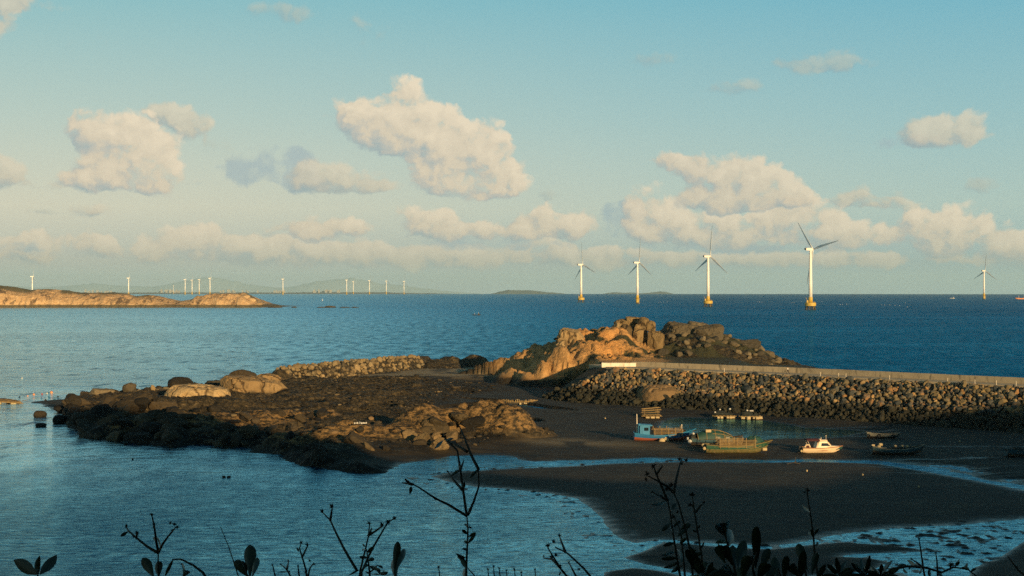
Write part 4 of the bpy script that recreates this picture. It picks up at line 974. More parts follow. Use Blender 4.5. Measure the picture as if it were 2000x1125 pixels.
# ------------------------------------------------------------ boats (x = towards the bow)
def hull(L, B, D, sheer_b=.7, sheer_s=.25, stern_w=.75, rake=.12, n=15, bow_sharp=.55, flat=.55, wall=.10, deck=.45, z_at=None):
    """returns outer shell rows for stripes: list of stations -> points keel..gunwale on both sides"""
    secs, inner = [], []
    for i in range(n):
        q = i/(n-1); x = -L/2+L*q
        w = B/2*(stern_w+(1-stern_w)*math.sin(min(q/.5, 1)*math.pi/2)) if q < .5 else B/2*max(.03, math.cos(min((q-.5)/.5, 1)*math.pi/2)**bow_sharp)
        zs = D+sheer_b*max(0, (q-.45)/.55)**2.0+sheer_s*max(0, (.45-q)/.45)**2
        keel = .0+.55*D*max(0, (q-.72)/.28)**2.2+.12*max(0, (.12-q)/.12)
        xo = rake*L*max(0, (q-.7)/.3)
        def pt(f, wf): return (x+xo*f*f, w*wf, keel+(zs-keel)*f)
        prof = [(0,.05),(.06,flat),(.24,.80),(.5,.92),(.76,.98),(1,1.0)]
        left = [pt(f, -wf) for f, wf in prof]; right = [pt(f, wf) for f, wf in prof]
        secs.append(left[::-1]+right)          # gunwale(-y) ... keel ... gunwale(+y)
        gi = max(.02, w-wall); zi = zs-deck
        inner.append([(x+xo-.0*L, -gi, zs), (x+xo*.8, -gi*.97, max(zi, keel+.1)), (x+xo*.8, gi*.97, max(zi, keel+.1)), (x+xo, gi, zs)])
    return secs, inner
def build_hull(root, L, B, D, m_top, m_low, m_in, m_rim, split=2, **kw):
    secs, inner = hull(L, B, D, **kw); n = len(secs); m = len(secs[0])
    # topsides = outer strakes, bottom = lower strakes
    top, low = MB(), MB()
    vs = [p for s in secs for p in s]
    ft, fl = [], []
    for i in range(n-1):
        for k in range(m-1):
            f = (i*m+k, i*m+k+1, (i+1)*m+k+1, (i+1)*m+k)
            (fl if split+1 <= k <= m-2-(split+1) or (m//2-1-split <= k <= m//2-1+split) else ft).append(f)
    st = tuple(range(m))
    ft.append(st)
    top.add(vs, ft); low.add(vs, fl)
    h = top.build('hull', m_top, root)
    low.build('bottom_paint', m_low, h)
    ins = MB(); iv = [p for s in inner for p in s]; fi = []
    for i in range(n-1):
        for k in range(3): fi.append((i*4+k, (i+1)*4+k, (i+1)*4+k+1, i*4+k+1))
    fi.append((0,1,2,3)); ins.add(iv, fi); ins.build('deck', m_in, root)
    rim = MB()
    for sgn in (0, m-1): rim.tube([Vector(s[sgn])+Vector((0,0,.02)) for s in secs], .075, 6)
    rim.tube([secs[0][0], secs[0][-1]], .08, 6)
    rim.build('gunwale', m_rim, root)
    return secs
def bamboo_rails(root, x0, x1, y0, y1, z0, hgt, nr, m, r=random.Random(2)):
    g = MB()
    for y in (y0, y1):
        for k in range(nr):
            zz = z0+hgt*(k+.3)/nr; j = [r.uniform(-.04,.04) for _ in range(4)]
            g.tube([(x0-.25+j[0]*3, y, zz+j[1]), ((x0+x1)/2, y+j[2], zz+j[2]), (x1+.25+j[3]*3, y, zz+j[0])], .055, 6)
        for k in range(5): x = x0+(x1-x0)*k/4; g.tube([(x, y, z0-.15), (x+r.uniform(-.05,.05), y, z0+hgt+r.uniform(.05,.35))], .06, 6)
    for x in (x0, x1):
        for k in range(nr): zz = z0+hgt*(k+.3)/nr; g.tube([(x, y0-.1, zz), (x, y1+.1, zz)], .05, 6)
    return g.build('bamboo_rail', m, root)
M_BLUE = plain('blue_paint', (.010,.12,.27), .5, .25, 1.5, .006, 8, dirt=(.03,.11,.17))
M_BLUEC = plain('cabin_blue', (.022,.19,.36), .5, .15, 1.2, .004, 8, dirt=(.03,.22,.36))
M_RED = plain('antifoul_red', (.24,.062,.03), .8, .4, 1.5, .006)
M_BAM = plain('bamboo', (.27,.18,.072), .6, .3, 3, .004)
M_WOODD = plain('wet_planks', (.050,.040,.028), .8, .4, 2, .01)
M_GRN = plain('green_paint', (.011,.060,.034), .55, .35, 1.4, .006, 8, dirt=(.05,.10,.04))
M_GRNL = plain('weedy_bottom', (.10,.09,.03), .8, .4, 1.2, .01, 6, dirt=(.24,.15,.06))
M_YRIM = plain('yellow_rim', (.19,.14,.045), .6, .4, 2, .004)
M_TARP = plain('green_tarp', (.012,.052,.042), .65, .35, 1.0, .05, 2)
M_CREAM = plain('cream_gelcoat', (.66,.50,.32), .35, .05, .8, 0, dirt=(.55,.40,.25))
M_MAR = plain('maroon_canvas', (.055,.015,.017), .8, .3, 2, .02, 4)
M_GLASS, t_, b_ = newmat('dark_glass'); b_.inputs['Base Color'].default_value = (.01,.016,.02,1); b_.inputs['Roughness'].default_value = .08
t_.put(b_.inputs['Normal'], t_.bump(t_.noise(t_.obj(), 2, 2), .01))
M_FOAM = plain('foam_float', (.44,.34,.19), .8, .25, 2.5, .03, 6, dirt=(.45,.34,.16))
M_FOAMW = plain('white_foam', (.50,.47,.41), .8, .12, 3, .03, 8)
M_NET = plain('heap_of_net', (.022,.026,.022), .95, .6, 3, .12, 5)
M_GREYH = plain('grey_planks', (.22,.21,.165), .8, .4, 2, .01, 5, dirt=(.09,.085,.06))
M_DBLUE = plain('faded_blue', (.022,.065,.085), .7, .4, 1, .008, dirt=(.06,.085,.07))
M_BLK = plain('black_rubber', (.018,.018,.018), .7, .3, 4, .005)
M_ROPE = plain('rope', (.10,.085,.06), .9, .3, 8, 0)
M_PEACH = plain('stripe_brown', (.30,.13,.06), .5, .2, 2, 0)
def floats(root, pts, m, nm='float'):
    for c, r, ln, rz in pts:
        o = MB().lathe([(r*.55,-ln/2),(r*.95,-ln/2+.05),(r,-ln/2+.12),(r,ln/2-.12),(r*.95,ln/2-.05),(r*.55,ln/2)], 12).build(nm, m, root, True)
        o.location = c; o.rotation_euler = (0, math.pi/2, rz)
def lump(mb, c, rx, ry, rz_, seed, n=18, m=9, amp=.25):
    vs, fs = [], []
    for i in range(m+1):
        a = math.pi/2*i/m
        for k in range(n):
            q = 2*math.pi*k/n; x, y, z = math.cos(a)*math.cos(q), math.cos(a)*math.sin(q), math.sin(a)
            f = 1+amp*float(fbm(np.array([x*2+seed]), np.array([y*2]), np.array([z*2]), s=seed, o=3)[0])
            vs.append((c[0]+x*rx*f, c[1]+y*ry*f, c[2]+z*rz_*f))
    for i in range(m):
        for k in range(n): k2 = (k+1) % n; fs.append((i*n+k, i*n+k2, (i+1)*n+k2, (i+1)*n+k))
    return mb.add(vs, fs)
def spot(px, py):
    x, y, z = gpix(px, py); return x, y, z

# -- blue fishing boat
x, y, z = spot(1296, 861)
bo = thing('fishing_boat', 'bright blue wooden fishing boat with stern cabin and bamboo rails, aground on the sand', 'boat', (x, y+1.2, z-.12), .03, 'boats in the drying harbour')
sc_ = build_hull(bo, 11.3, 3.0, 1.15, M_BLUE, M_RED, M_WOODD, M_BLUEC, split=1, sheer_b=1.15, sheer_s=.45, stern_w=.8, rake=.07, deck=.35)
cb = MB().box((-3.6,0,2.0), (1.9,1.9,1.9)).build('cabin', M_BLUEC, bo)
MB().box((-3.55,0,3.14), (2.75,2.5,.12), ry=.05).box((-3.55,0,3.03), (2.5,2.2,.10), ry=.05).build('roof', M_BLUEC, cb)
MB().box((-3.35,-.965,2.35), (.85,.05,.62)).build('window', M_GLASS, cb)
MB().box((-4.15,-.965,2.0), (.06,.05,1.7)).box((-2.66,-.965,2.0), (.06,.05,1.7)).box((-3.35,-.975,1.98), (.95,.05,.07)).build('cabin_frame', M_BLUE, cb)
bamboo_rails(bo, -1.75, 3.6, -1.42, 1.3, 1.15, 1.3, 5, M_BAM)
MB().tube([(-5.0,.3,1.4), (-5.05,.3,5.2)], [.11,.07], 8).build('mast', M_POST, bo)
MB().tube([(3.55,-1.2,1.2), (3.5,-1.2,3.1)], .06, 6).ball((3.5,-1.2,3.15), .13).build('lamp_pole', M_POST, bo)
MB().tube([(-4.9,-.9,1.5), (-4.9,-.9,2.9), (-4.4,-.9,3.3)], .06, 6).tube([(-4.9,.9,1.5), (-4.9,.9,2.9), (-4.4,.9,3.3)], .06, 6).ball((-4.7,-.9,3.3), .16).build('stern_frame', M_BLUEC, bo)
lump(lump(MB(), (4.25,0,1.25), .7,.8,.75, 5), (.8,0,.95), 2.3,1.0,.6, 6).build('net_heap', M_NET, bo)
for i, (px, py, r_) in enumerate([(1293,862,.34),(1300,861,.42)]):
    xx, yy, zz = at(px, py, z); o = lump(MB(), (0,0,0), .62,.42,.62, 40+i, amp=.35).build('foam_float', M_FOAM); o.location = (xx, yy-.2, z)
    tag(o, ['yellowish foam float on the sand against the blue boat, left smaller one','yellowish foam float on the sand against the blue boat, right larger one'][i], 'float', 'foam floats by the blue boat')
# -- green fishing boat in front
x, y, z = spot(1440, 886)
gb = thing('fishing_boat', 'green wooden fishing boat with weedy yellow bottom and long bamboo rails on the sand', 'boat', (x, y+1.2, z-.10), .05, 'boats in the drying harbour')
build_hull(gb, 11.2, 3.1, 1.35, M_GRN, M_GRNL, M_WOODD, M_YRIM, split=1, sheer_b=.95, sheer_s=.3, stern_w=.72, rake=.09, deck=.4)
bamboo_rails(gb, -3.2, 3.1, -1.5, 1.35, 1.2, 1.45, 6, M_BAM, random.Random(8))
lump(MB(), (3.55,.6,1.35), 1.75,1.1,1.75, 12, amp=.3).build('tarp', M_TARP, gb)
lump(MB(), (0,0,1.1), 3.0,1.1,.55, 14, amp=.4).build('net_heap', M_NET, gb)
st = MB()
for k in range(9): st.tube([(-4.6+k*.05,-1.45-.0*k,1.0+.0*k), (-4.6+k*.05,-1.45,1.35)], .04, 5)
MB().tube([(-5.0,-1.40,.78), (-2,-1.63,.74), (1,-1.62,.8), (3.6,-1.2,1.1), (5.0,-.6,1.62)], .06, 6).build('rubbing_strake', M_YRIM, gb)
floats(gb, [((5.0,-.75,.75),.3,.9,.2),((-5.9,-.6,.95),.3,.6,1.2),((-6.0,.2,1.5),.26,.6,1.0)], M_FOAM)
# -- dark boat behind with arched canopy
x, y, z = spot(1398, 872)
db = thing('fishing_boat', 'dark boat with arched tarpaulin canopy lying behind the green boat', 'boat', (x, y+2.6, z-.1), .10, 'boats in the drying harbour')
build_hull(db, 9.0, 2.8, 1.2, M_DBLUE, M_WOODD, M_WOODD, M_WOODD, split=1, sheer_b=.6, sheer_s=.4, stern_w=.7, deck=.4)
cn = MB(); secs = []
for i in range(13):
    q = i/12; xx = -3.3+6.7*q; w = 1.35; hh = 1.75*math.sin(math.pi*(.18+.74*q))**.8
    secs.append([(xx, -w*math.cos(math.pi*k/10), 1.25+hh*math.sin(math.pi*k/10)*(1+.04*math.sin(5*xx+k))) for k in range(11)])
cn.loft(secs, close=False, caps=False); cn.loft([[(a, b*.97, c-.06) for a, b, c in s] for s in secs], close=False, caps=False)
can = cn.build('canopy', M_TARP, db, True)
rb = MB()
for i in (0, 3, 6, 9, 12): rb.tube([(a, b*1.02, c+.03) for a, b, c in secs[i]], .05, 6)
for k in (2, 4, 6): rb.tube([(s[k][0], s[k][1]*1.02, s[k][2]+.04) for s in secs[5:]], .05, 6)
rb.build('hoop', M_BAM, can)
for xx in (-2.9,-1.0,1.0,2.6): MB().tube([(xx,-1.3,1.0), (xx,-1.3,1.35)], .06, 6).build('canopy_post', M_WOODD, db)
o = MB().box((0,0,0), (1.0,.6,.5)).build('crate', M_FOAM, db); o.location = (-1.3,-.95,2.85)
MB().box((-1.3,-.95,3.06), (1.06,.66,.1)).build('crate_lid', M_FOAM, db)
for xx in (.5, 2.3): MB().box((xx,-1.38,1.53), (.85,.06,.45)).build('side_board', M_GREYH, db)
floats(db, [((-4.7,-.7,.9),.36,.7,.8),((-4.9,.1,1.3),.3,.6,.3),((-4.3,.6,2.1),.22,.5,.3),((-4.0,-.3,2.3),.2,.4,.5)], M_FOAMW)
lump(MB(), (-4.0,0,1.2), .9,.9,1.0, 33, amp=.4).build('net_heap', M_NET, db)
# mooring line between the blue and the dark boat
bx, by, bz = bo.location.x+5.9, bo.location.y, bo.location.z+2.2; ex_, ey_, ez_ = db.location.x-4.4, db.location.y, db.location.z+1.3
o = MB().tube([(0,0,0), ((ex_-bx)*.5, (ey_-by)*.5, (ez_-bz)*.5-.35), (ex_-bx, ey_-by, ez_-bz)], .035, 5).build('mooring_rope', M_ROPE); o.location = (bx, by, bz)
tag(o, 'slack rope from the bow of the blue boat to the dark canopied boat', 'rope')
# -- cream motor boat
x, y, z = spot(1605, 885)
mbt = thing('motorboat', 'cream cabin motorboat with maroon canvas top catching the sun on the sand', 'boat', (x, y+1.0, z-.08), .04, 'boats in the drying harbour')
build_hull(mbt, 6.9, 2.5, .95, M_CREAM, M_CREAM, M_TARP, M_PEACH, split=1, sheer_b=.28, sheer_s=.0, stern_w=.9, rake=.09, deck=.5, bow_sharp=.7, flat=.65)
secs = []
for xx, w, zt in [(-.75,1.02,1.95),(-.3,1.02,2.15),(1.0,1.0,2.18),(1.75,.95,1.35),(2.8,.62,1.25),(3.45,.2,1.22)]:
    secs.append([(xx-(.35 if zt > 1.9 and xx < -.5 else 0), -w*1.08, .9), (xx, -w*.88, zt), (xx, w*.88, zt), (xx-(.35 if zt > 1.9 and xx < -.5 else 0), w*1.08, .9)])
cab = MB().loft(secs).build('cabin', M_CREAM, mbt)
MB().add([(-.15,-1.04,1.33),(1.55,-1.02,1.33),(1.0,-.95,1.85),(-.05,-.945,1.85)], [(0,1,2,3)]).build('side_window', M_GLASS, cab)
MB().add([(-.15,1.04,1.33),(1.55,1.02,1.33),(1.0,.95,1.85),(-.05,.945,1.85)], [(3,2,1,0)]).build('side_window', M_GLASS, cab)
MB().add([(1.10,-.80,2.09),(1.72,-.80,1.43),(1.72,.80,1.43),(1.10,.80,2.09)], [(0,1,2,3)]).build('windscreen', M_GLASS, cab)
for yy in (-.8,-.27,.27,.8): MB().tube([(1.11,yy,2.11), (1.74,yy,1.44)], .035, 5).build('windscreen_bar', M_CREAM, cab)
MB().box((.4,0,2.30), (1.5,1.3,.22), taper=.85).box((-.35,0,2.4), (.5,1.2,.3)).build('flybridge', M_CREAM, cab)
MB().tube([(1.0,0,2.3), (1.0,0,3.1)], .03, 5).ball((1.0,0,3.1), .09).tube([(.2,.4,2.3), (.2,.4,2.75)], .05, 5).build('antenna', M_POST, mbt)
can = MB(); secs = []
for i in range(7):
    xx = -2.75+2.4*i/6; secs.append([(xx, -1.0*math.cos(math.pi*k/8), 2.25+.42*math.sin(math.pi*k/8)**.6*(.8+.2*math.sin(math.pi*i/6))) for k in range(9)])
can.loft(secs, close=False, caps=False).loft([[(a, b*.97, c-.04) for a, b, c in s] for s in secs], close=False, caps=False).build('canvas_top', M_MAR, mbt, True)
cp_ = MB()
for xx, dx in ((-2.6,.6),(-.5,-.3)):
    for yy in (-.98,.98): cp_.tube([(xx, yy, 2.25), (xx+dx, yy*1.08, 1.0)], .03, 5)
cp_.build('canopy_strut', M_POST, mbt)
MB().tube([(-3.15,-1.02,1.15), (-2.9,-1.05,1.55), (-2.35,-1.05,1.55), (-2.2,-1.05,1.1)], .16, 8).build('stern_coaming', M_CREAM, mbt)
MB().lathe([(.2,-.05),(.24,0),(.2,.05)], 14).build('port_ring', M_MAR, mbt).matrix_basis = Matrix.Translation((-2.62,-1.16,1.25)) @ Matrix.Rotation(math.pi/2, 4, 'X')
ob = MB().box((-3.75,0,.95), (.5,.5,.6), taper=.8).box((-3.75,0,.45), (.22,.16,.7)).box((-3.9,0,.12), (.5,.06,.25)).tube([(-4.05,0,.2), (-3.8,0,.2)], .1, 8).build('outboard_motor', M_BLK, mbt)
MB().add([(-1.0,-1.235,.5),(.2,-1.25,.44),(1.3,-1.235,.56),(.3,-1.25,.58)], [(0,1,2,3)]).add([(-.1,-1.25,.6),(.9,-1.245,.52),(.95,-1.245,.62)], [(0,1,2)]).build('hull_stripe', M_PEACH, mbt)
floats(mbt, [((-3.75,-.9,.45),.22,.6,1.5)], M_FOAM, 'fender')
# -- grey flat boat, faded blue rowing boat, dark boat at the edge of the picture
x, y, z = spot(1726, 856)
fb = thing('rowing_boat', 'weathered grey open boat with tyre fenders on the wet sand below the breakwater', 'boat', (x, y+.8, z-.05), -.05, 'boats in the drying harbour')
build_hull(fb, 6.3, 2.0, .75, M_GREYH, M_WOODD, M_WOODD, M_GREYH, split=1, sheer_b=.25, sheer_s=.35, stern_w=.75, rake=.04, deck=.4, bow_sharp=.3)
for xx in (-2.9,-.9,1.9):
    o = MB().tube([(math.cos(2*math.pi*k/14)*.27, 0, math.sin(2*math.pi*k/14)*.27) for k in range(15)], .1, 7, False).build('tyre_fender', M_BLK, fb, True); o.location = (xx,-1.06 if abs(xx) < 2.5 else -.9,.55)
for xx in (-1.2,.9): MB().box((xx,0,.66), (.3,1.8,.06)).build('thwart', M_GREYH, fb)
x, y, z = spot(1755, 888)
rb_ = thing('rowing_boat', 'long faded blue open boat carrying pale floats, right of the cream motorboat', 'boat', (x, y+1.0, z-.08), .03, 'boats in the drying harbour')
build_hull(rb_, 9.2, 2.7, .95, M_DBLUE, M_WOODD, M_WOODD, M_GREYH, split=1, sheer_b=.75, sheer_s=.6, stern_w=.5, rake=.05, deck=.5, bow_sharp=.45)
lump(lump(MB(), (-.3,0,.6), 2.2,.95,.7, 21, amp=.4), (2.6,0,.75), 1.0,.6,.6, 24, amp=.4).build('net_heap', M_NET, rb_)
floats(rb_, [((-4.4,-.2,1.65),.2,.6,0),((-3.4,-.4,1.45),.24,.7,.4),((-3.0,0,1.75),.28,.7,.2),((-.3,0,1.5),.2,.5,.4),((1.0,.1,1.5),.2,.45,.2),((1.9,0,1.45),.22,.4,.9)], M_FOAM)
for xx in (-2.6,-1.2,3.2): MB().box((xx,0,.92), (.3,2.1,.07)).build('thwart', M_WOODD, rb_)
x, y, z = spot(2008, 892)
eb = thing('rowing_boat', 'dark blue boat cut off by the right edge of the photo', 'boat', (x, y+1, z-.05), .2, 'boats in the drying harbour')
build_hull(eb, 8.0, 2.5, 1.0, M_DBLUE, M_WOODD, M_WOODD, M_DBLUE, split=1, sheer_b=.6, sheer_s=.4, deck=.4)
lump(MB(), (-1.6,0,.8), 1.2,.9,.8, 25, amp=.4).build('net_heap', M_NET, eb)
# -- rafts of bamboo on foam floats
def raft(label, px, py, L, Wd, rz, fl, seed, rails=0, net=True, lean=0.0):
    x, y, z = spot(px, py); r = random.Random(seed)
    R0 = thing('bamboo_raft', label, 'raft', (x, y+Wd*.4, z), rz, 'bamboo rafts')
    d_ = MB()
    for k in range(9): yy = -Wd/2+Wd*k/8; d_.tube([(-L/2+r.uniform(-.3,.3), yy, .62+r.uniform(-.04,.04)), (0, yy, .64), (L/2+r.uniform(-.3,.3), yy, .62)], .065, 6)
    for k in range(6): xx = -L/2+L*(k+.5)/6; d_.tube([(xx, -Wd/2-.15, .75), (xx, Wd/2+.15, .75)], .06, 6)
    d_.build('deck_frame', M_BAM, R0)
    floats(R0, [((-L/2+L*a, -Wd/2+b*Wd, .3), c, e, r.uniform(-.3,.3)) for a, b, c, e in fl], M_FOAM)
    if rails:
        g = MB()
        for k in range(rails):
            zz = .9+.42*k
            for yy in (-Wd/2+.2+.25*k, Wd/2-.2-.1*k): g.tube([(-L/2+.2, yy, zz), (L/2+r.uniform(-.3,.2), yy, zz+lean*L*(k+1)/rails)], .06, 6)
            for xx in (-L/3, L/3): g.tube([(xx, -Wd/2+.2+.25*k, zz-.4), (xx, -Wd/2+.4+.25*k, zz+.1)], .05, 5)
        g.build('bamboo_rack', M_BAM, R0)
    if net: lump(lump(MB(), (-L*.1,.1,.7), L*.36,Wd*.38,.9, seed, amp=.5), (L*.22,0,.7), L*.2,Wd*.3,.6, seed+3, amp=.5).build('net_heap', M_NET, R0)
    return R0
raft('small raft with a rack of stacked bamboo behind the blue boat', 1272, 818, 4.6, 2.6, .04, [(.3,0,.22,.9),(.55,0,.24,1.0),(.8,0,.22,.9),(.2,1,.22,.9),(.8,1,.22,.9)], 61, rails=4, lean=.08)
r1 = raft('bamboo raft with dark net heap below the breakwater, left of the pair', 1415, 818, 5.0, 3.0, .08, [(.18,0,.26,.6),(.33,0,.3,.7),(.62,0,.26,.6),(.75,-.05,.3,.7),(.9,0,.24,.9),(.1,1,.28,.9),(.5,1,.28,.9),(.9,1,.28,.9)], 62)
floats(r1, [((-2.2,-.8,1.5),.16,.4,0),((-.8,.4,2.0),.18,.4,.5),((1.6,.6,2.1),.2,.45,.4)], M_FOAMW, 'small_float')
r2 = raft('bamboo raft with fat yellow floats below the breakwater, right of the pair', 1466, 819, 4.8, 3.0, .02, [(.12,0,.26,.9),(.38,0,.42,.9),(.65,0,.24,.6),(.8,-.12,.34,.8),(.95,0,.42,1.0),(.2,1,.28,.9),(.8,1,.28,.9)], 63)
floats(r2, [((-.5,.4,1.9),.17,.45,.4),((.5,.5,1.8),.17,.9,-.3)], M_FOAMW, 'small_float')
# wrecked boat on the mud, worn down to ribs
x, y, z = spot(1014, 791)
wb = thing('wrecked_boat', 'broken down wooden boat on the mud of the cove with ragged yellowed planks', 'boat', (x, y+1, z-.1), -.09, 'boats in the drying harbour')
build_hull(wb, 8.8, 2.4, .8, M_WOODD, M_WOODD, M_NET, M_BAM, split=1, sheer_b=.5, sheer_s=.55, stern_w=.35, rake=.05, deck=.3)
r_ = random.Random(4)
for k in range(26):
    xx = -3.6+7.2*k/25+r_.uniform(-.15,.15); MB().tube([(xx, -1.0+r_.uniform(-.2,.3), .7), (xx+r_.uniform(-.2,.2), -1.0+r_.uniform(-.2,.6), 1.05+r_.uniform(0,.5))], r_.uniform(.05,.12), 5).build('rib', M_BAM, wb)
for k in range(14): MB().box((r_.uniform(-3.4,3.2), r_.uniform(-.9,.8), r_.uniform(.9,1.2)), (r_.uniform(.8,2.2), .18, .06), r_.uniform(-.5,.5), 1, r_.uniform(-.15,.15)).build('loose_plank', M_BAM, wb)
for k in range(6): MB().box((2.9+k*.24, -.75+k*.12, 1.05), (.16,.1,.95-.04*k), .3).build('bow_plank', M_BAM, wb)
floats(wb, [((.4,-1.35,.45),.3,.55,1.5),((1.5,-1.3,.6),.16,.4,.4),((1.9,-1.2,.5),.15,.4,.2),((-.5,-.2,1.4),.14,.4,.3)], M_FOAM)
# raft cut off by the left edge, floating
x, y, _ = at(6, 788, 0)
lr = thing('bamboo_raft', 'floating bamboo raft cut off by the left edge of the photo', 'raft', (x, y+1.5, -.25), -.12, 'bamboo rafts')
d_ = MB(); r_ = random.Random(9)
for k in range(12): yy = -2.4+4.8*k/11; d_.tube([(-6+r_.uniform(-.6,.6), yy, .62+r_.uniform(-.05,.3)), (0, yy, .7+r_.uniform(-.05,.1)), (5.8-.28*k+r_.uniform(-.8,.6), yy, .5+r_.uniform(-.1,.15))], .10, 6)
for k in range(7): xx = -5+k*1.6; d_.tube([(xx, -2.6, .8), (xx, 2.6, .8)], .08, 6)
d_.build('deck_frame', M_BAM, lr)
floats(lr, [((3.4,-2.2,.3),.3,1.4,.1),((-.5,-2.4,.3),.32,1.2,0),((-3.5,-2.4,.3),.32,1.2,0),((0,2,.3),.32,1.2,0)], M_FOAM)
lump(lump(MB(), (-.5,0,.7), 2.6,1.6,.7, 71, amp=.5), (2.6,-.3,.6), 1.4,1.0,.45, 73, amp=.5).build('net_heap', plain('brown_net', (.13,.09,.045), .9, .6, 2, .1), lr)
# net floats on the water by the left point
cols = {'orange': plain('orange_float', (.75,.28,.10), .5, .2, 2, 0), 'white': M_FOAMW, 'red': plain('red_float', (.35,.07,.05), .5, .2, 2, 0), 'blue': plain('blue_float', (.02,.12,.22), .5, .2, 2, 0), 'dark': M_BLK, 'pink': plain('pink_float', (.55,.32,.26), .6, .2, 2, 0)}
for i, (px, py, c, r_, lb) in enumerate([(38,776,'dark',.25,'dark net float nearest the floating raft'),(54,774,'pink',.3,'pinkish net float second along from the raft'),(66,771,'orange',.34,'orange net float third along from the raft'),(82,770,'red',.28,'reddish net float left of the white one'),
   (92,769,'white',.3,'white net float in the back row of floats'),(95,767,'blue',.26,'pale blue net float touching the white one'),(100.5,767,'orange',.42,'largest bright orange net float in the back row'),(81,778,'blue',.22,'small blue net float in the front row, leftmost'),
   (95.5,776,'blue',.30,'blue net float in the front row under the white float'),(89,782.5,'dark',.36,'round black net float in the front row'),(106,781.5,'blue',.34,'dark blue net float right of the black one'),(113,775,'dark',.26,'small black net float closest to the rocks'),(43,739,'white',.3,'white float alone in the open water above the raft')]):
    x, y, _ = at(px, py, 0); o = MB().ball((0,0,.05), r_, 12, 8, (1,1,.92)).lathe([(r_*.16,r_*.9),(r_*.16,r_*1.25)], 8).build('net_float', cols[c], None, True); o.location = (x, y, 0)
    tag(o, lb, 'float', 'net floats by the left point')
M_MARK = plain('mark_buoy', (.75,.73,.66), .5, .1, 2, 0)
# rows of far white floats and far vessels
for i, (px, py) in enumerate([(1140,588.6),(1150,589.2),(1160,589),(1166,589.3),(1177,588.4),(1243,589.0),(1286,589.5),(1291,589.5),(1296,589),(1303,588.6),(1480,589.2),(1484,589.2),(1488,589.4),(1547,590.8),(1551,590.6),(1565,588.6),(1605,588.4),(1641,594),(1646,594.2),(1654,593.6),(1722,595),(1728,595.2),(1738,595.4),(1748,596),(1757,596),(1772,599),(1768,591)]):
    x, y, _ = at(px, py, 0); y *= 1.0; o = MB().ball((0,0,.1), .5, 10, 6, (1.5,1,.8)).lathe([(.12,.3),(.12,.8)], 6).build('white_float', M_MARK, None, True)
    o.location = (x, y, -drop(math.hypot(x, y))); tag(o, 'small white float in the scattered rows on the sea between the big turbines', 'float', 'white floats far out at sea')
def far_vessel(kind, px, py, L, m, m2, label):
    x, y, _ = at(px, py, 0); Rb = thing(kind, label, 'boat', (x, y, -drop(math.hypot(x, y))-.2), math.pi)
    s, i_ = hull(L, L*.22, L*.10, sheer_b=L*.05, sheer_s=L*.02); h = MB(); n = len(s); mm = len(s[0]); vs = [p for q in s for p in q]
    h.add(vs, [(i*mm+k, i*mm+k+1, (i+1)*mm+k+1, (i+1)*mm+k) for i in range(n-1) for k in range(mm-1)]+[tuple(range(mm))]+[(i*mm, (i+1)*mm, (i+1)*mm+mm-1, i*mm+mm-1) for i in range(n-1)])
    h.build('hull', m, Rb)
    MB().box((-L*.26,0,L*.16), (L*.2,L*.15,L*.13)).box((-L*.25,0,L*.245), (L*.13,L*.12,L*.05)).build('wheelhouse', m2, Rb)
    MB().tube([(-L*.2,0,L*.2), (-L*.2,0,L*.42)], L*.012, 6).tube([(L*.25,0,L*.1), (L*.25,0,L*.32)], L*.01, 6).build('mast', M_POST, Rb)
far_vessel('cargo_ship', 1996, 583.5, 40, cols['orange'], cols['orange'], 'orange ship on the horizon at the right edge of the photo')
far_vessel('motorboat', 1860, 582, 17, M_FOAMW, M_FOAMW, 'small white boat near the horizon left of the lone right turbine')
far_vessel('fishing_boat', 931, 615.5, 9.5, M_BLK, M_WOODD, 'small dark boat alone on the open sea left of the headland')
x, y, _ = at(629.5, 587, 0); o = MB().lathe([(1.6,0),(1.6,.9),(.5,1.1),(.35,5.2),(.05,5.6)], 10).build('channel_buoy', M_MARK); o.location = (x, y, -.7)
tag(o, 'slim pale channel buoy above the flat-topped islet', 'buoy')
# bits on the sand
o = MB()
for k, (a, b) in enumerate([(0,0),(1.1,.4),(-1.2,.3),(.4,-.5),(-.5,.7),(1.9,.6),(-2.0,-.2)]): lump(o, (a*.55, b*.7, 0), .34-.03*k,.26,.28, 80+k, 10, 5, .5)
o = o.build('foam_litter', M_FOAMW); x, y, z = spot(704, 829); o.location = (x, y, z+.1); tag(o, 'ragged white foam litter on the dark shelf', 'litter')
for px, py, lb in [(1182,818,'small orange-white buoy on the bare mud of the cove'),(1875,864,'small white buoy on the dark wet sand at the right'),(1576,921,'pale scrap on the near sand bank under the motorboat'),(1685,929,'pale scrap on the middle of the near sand bank'),(1795,953,'pale scrap at the shaded edge of the near sand bank')]:
    x, y, z = spot(px, py); o = MB().ball((0,0,.1), .17, 10, 6).lathe([(.04,.2),(.04,.34)], 6).build('stray_buoy', M_FOAM, None, True); o.location = (x, y, z); tag(o, lb, 'float')
x, y, z = spot(1553, 907); o = MB().tube([(-1.4,.1,.05), (0,0,.35), (.2,0,.5)], .07, 6).tube([(0,0,.3), (.1,0,1.3)], .06, 6).tube([(.9,.2,.05), (-.2,0,.3)], .08, 6).build('driftwood', M_WOODD); o.location = (x, y, z); tag(o, 'dark piece of driftwood by the stream end', 'driftwood')

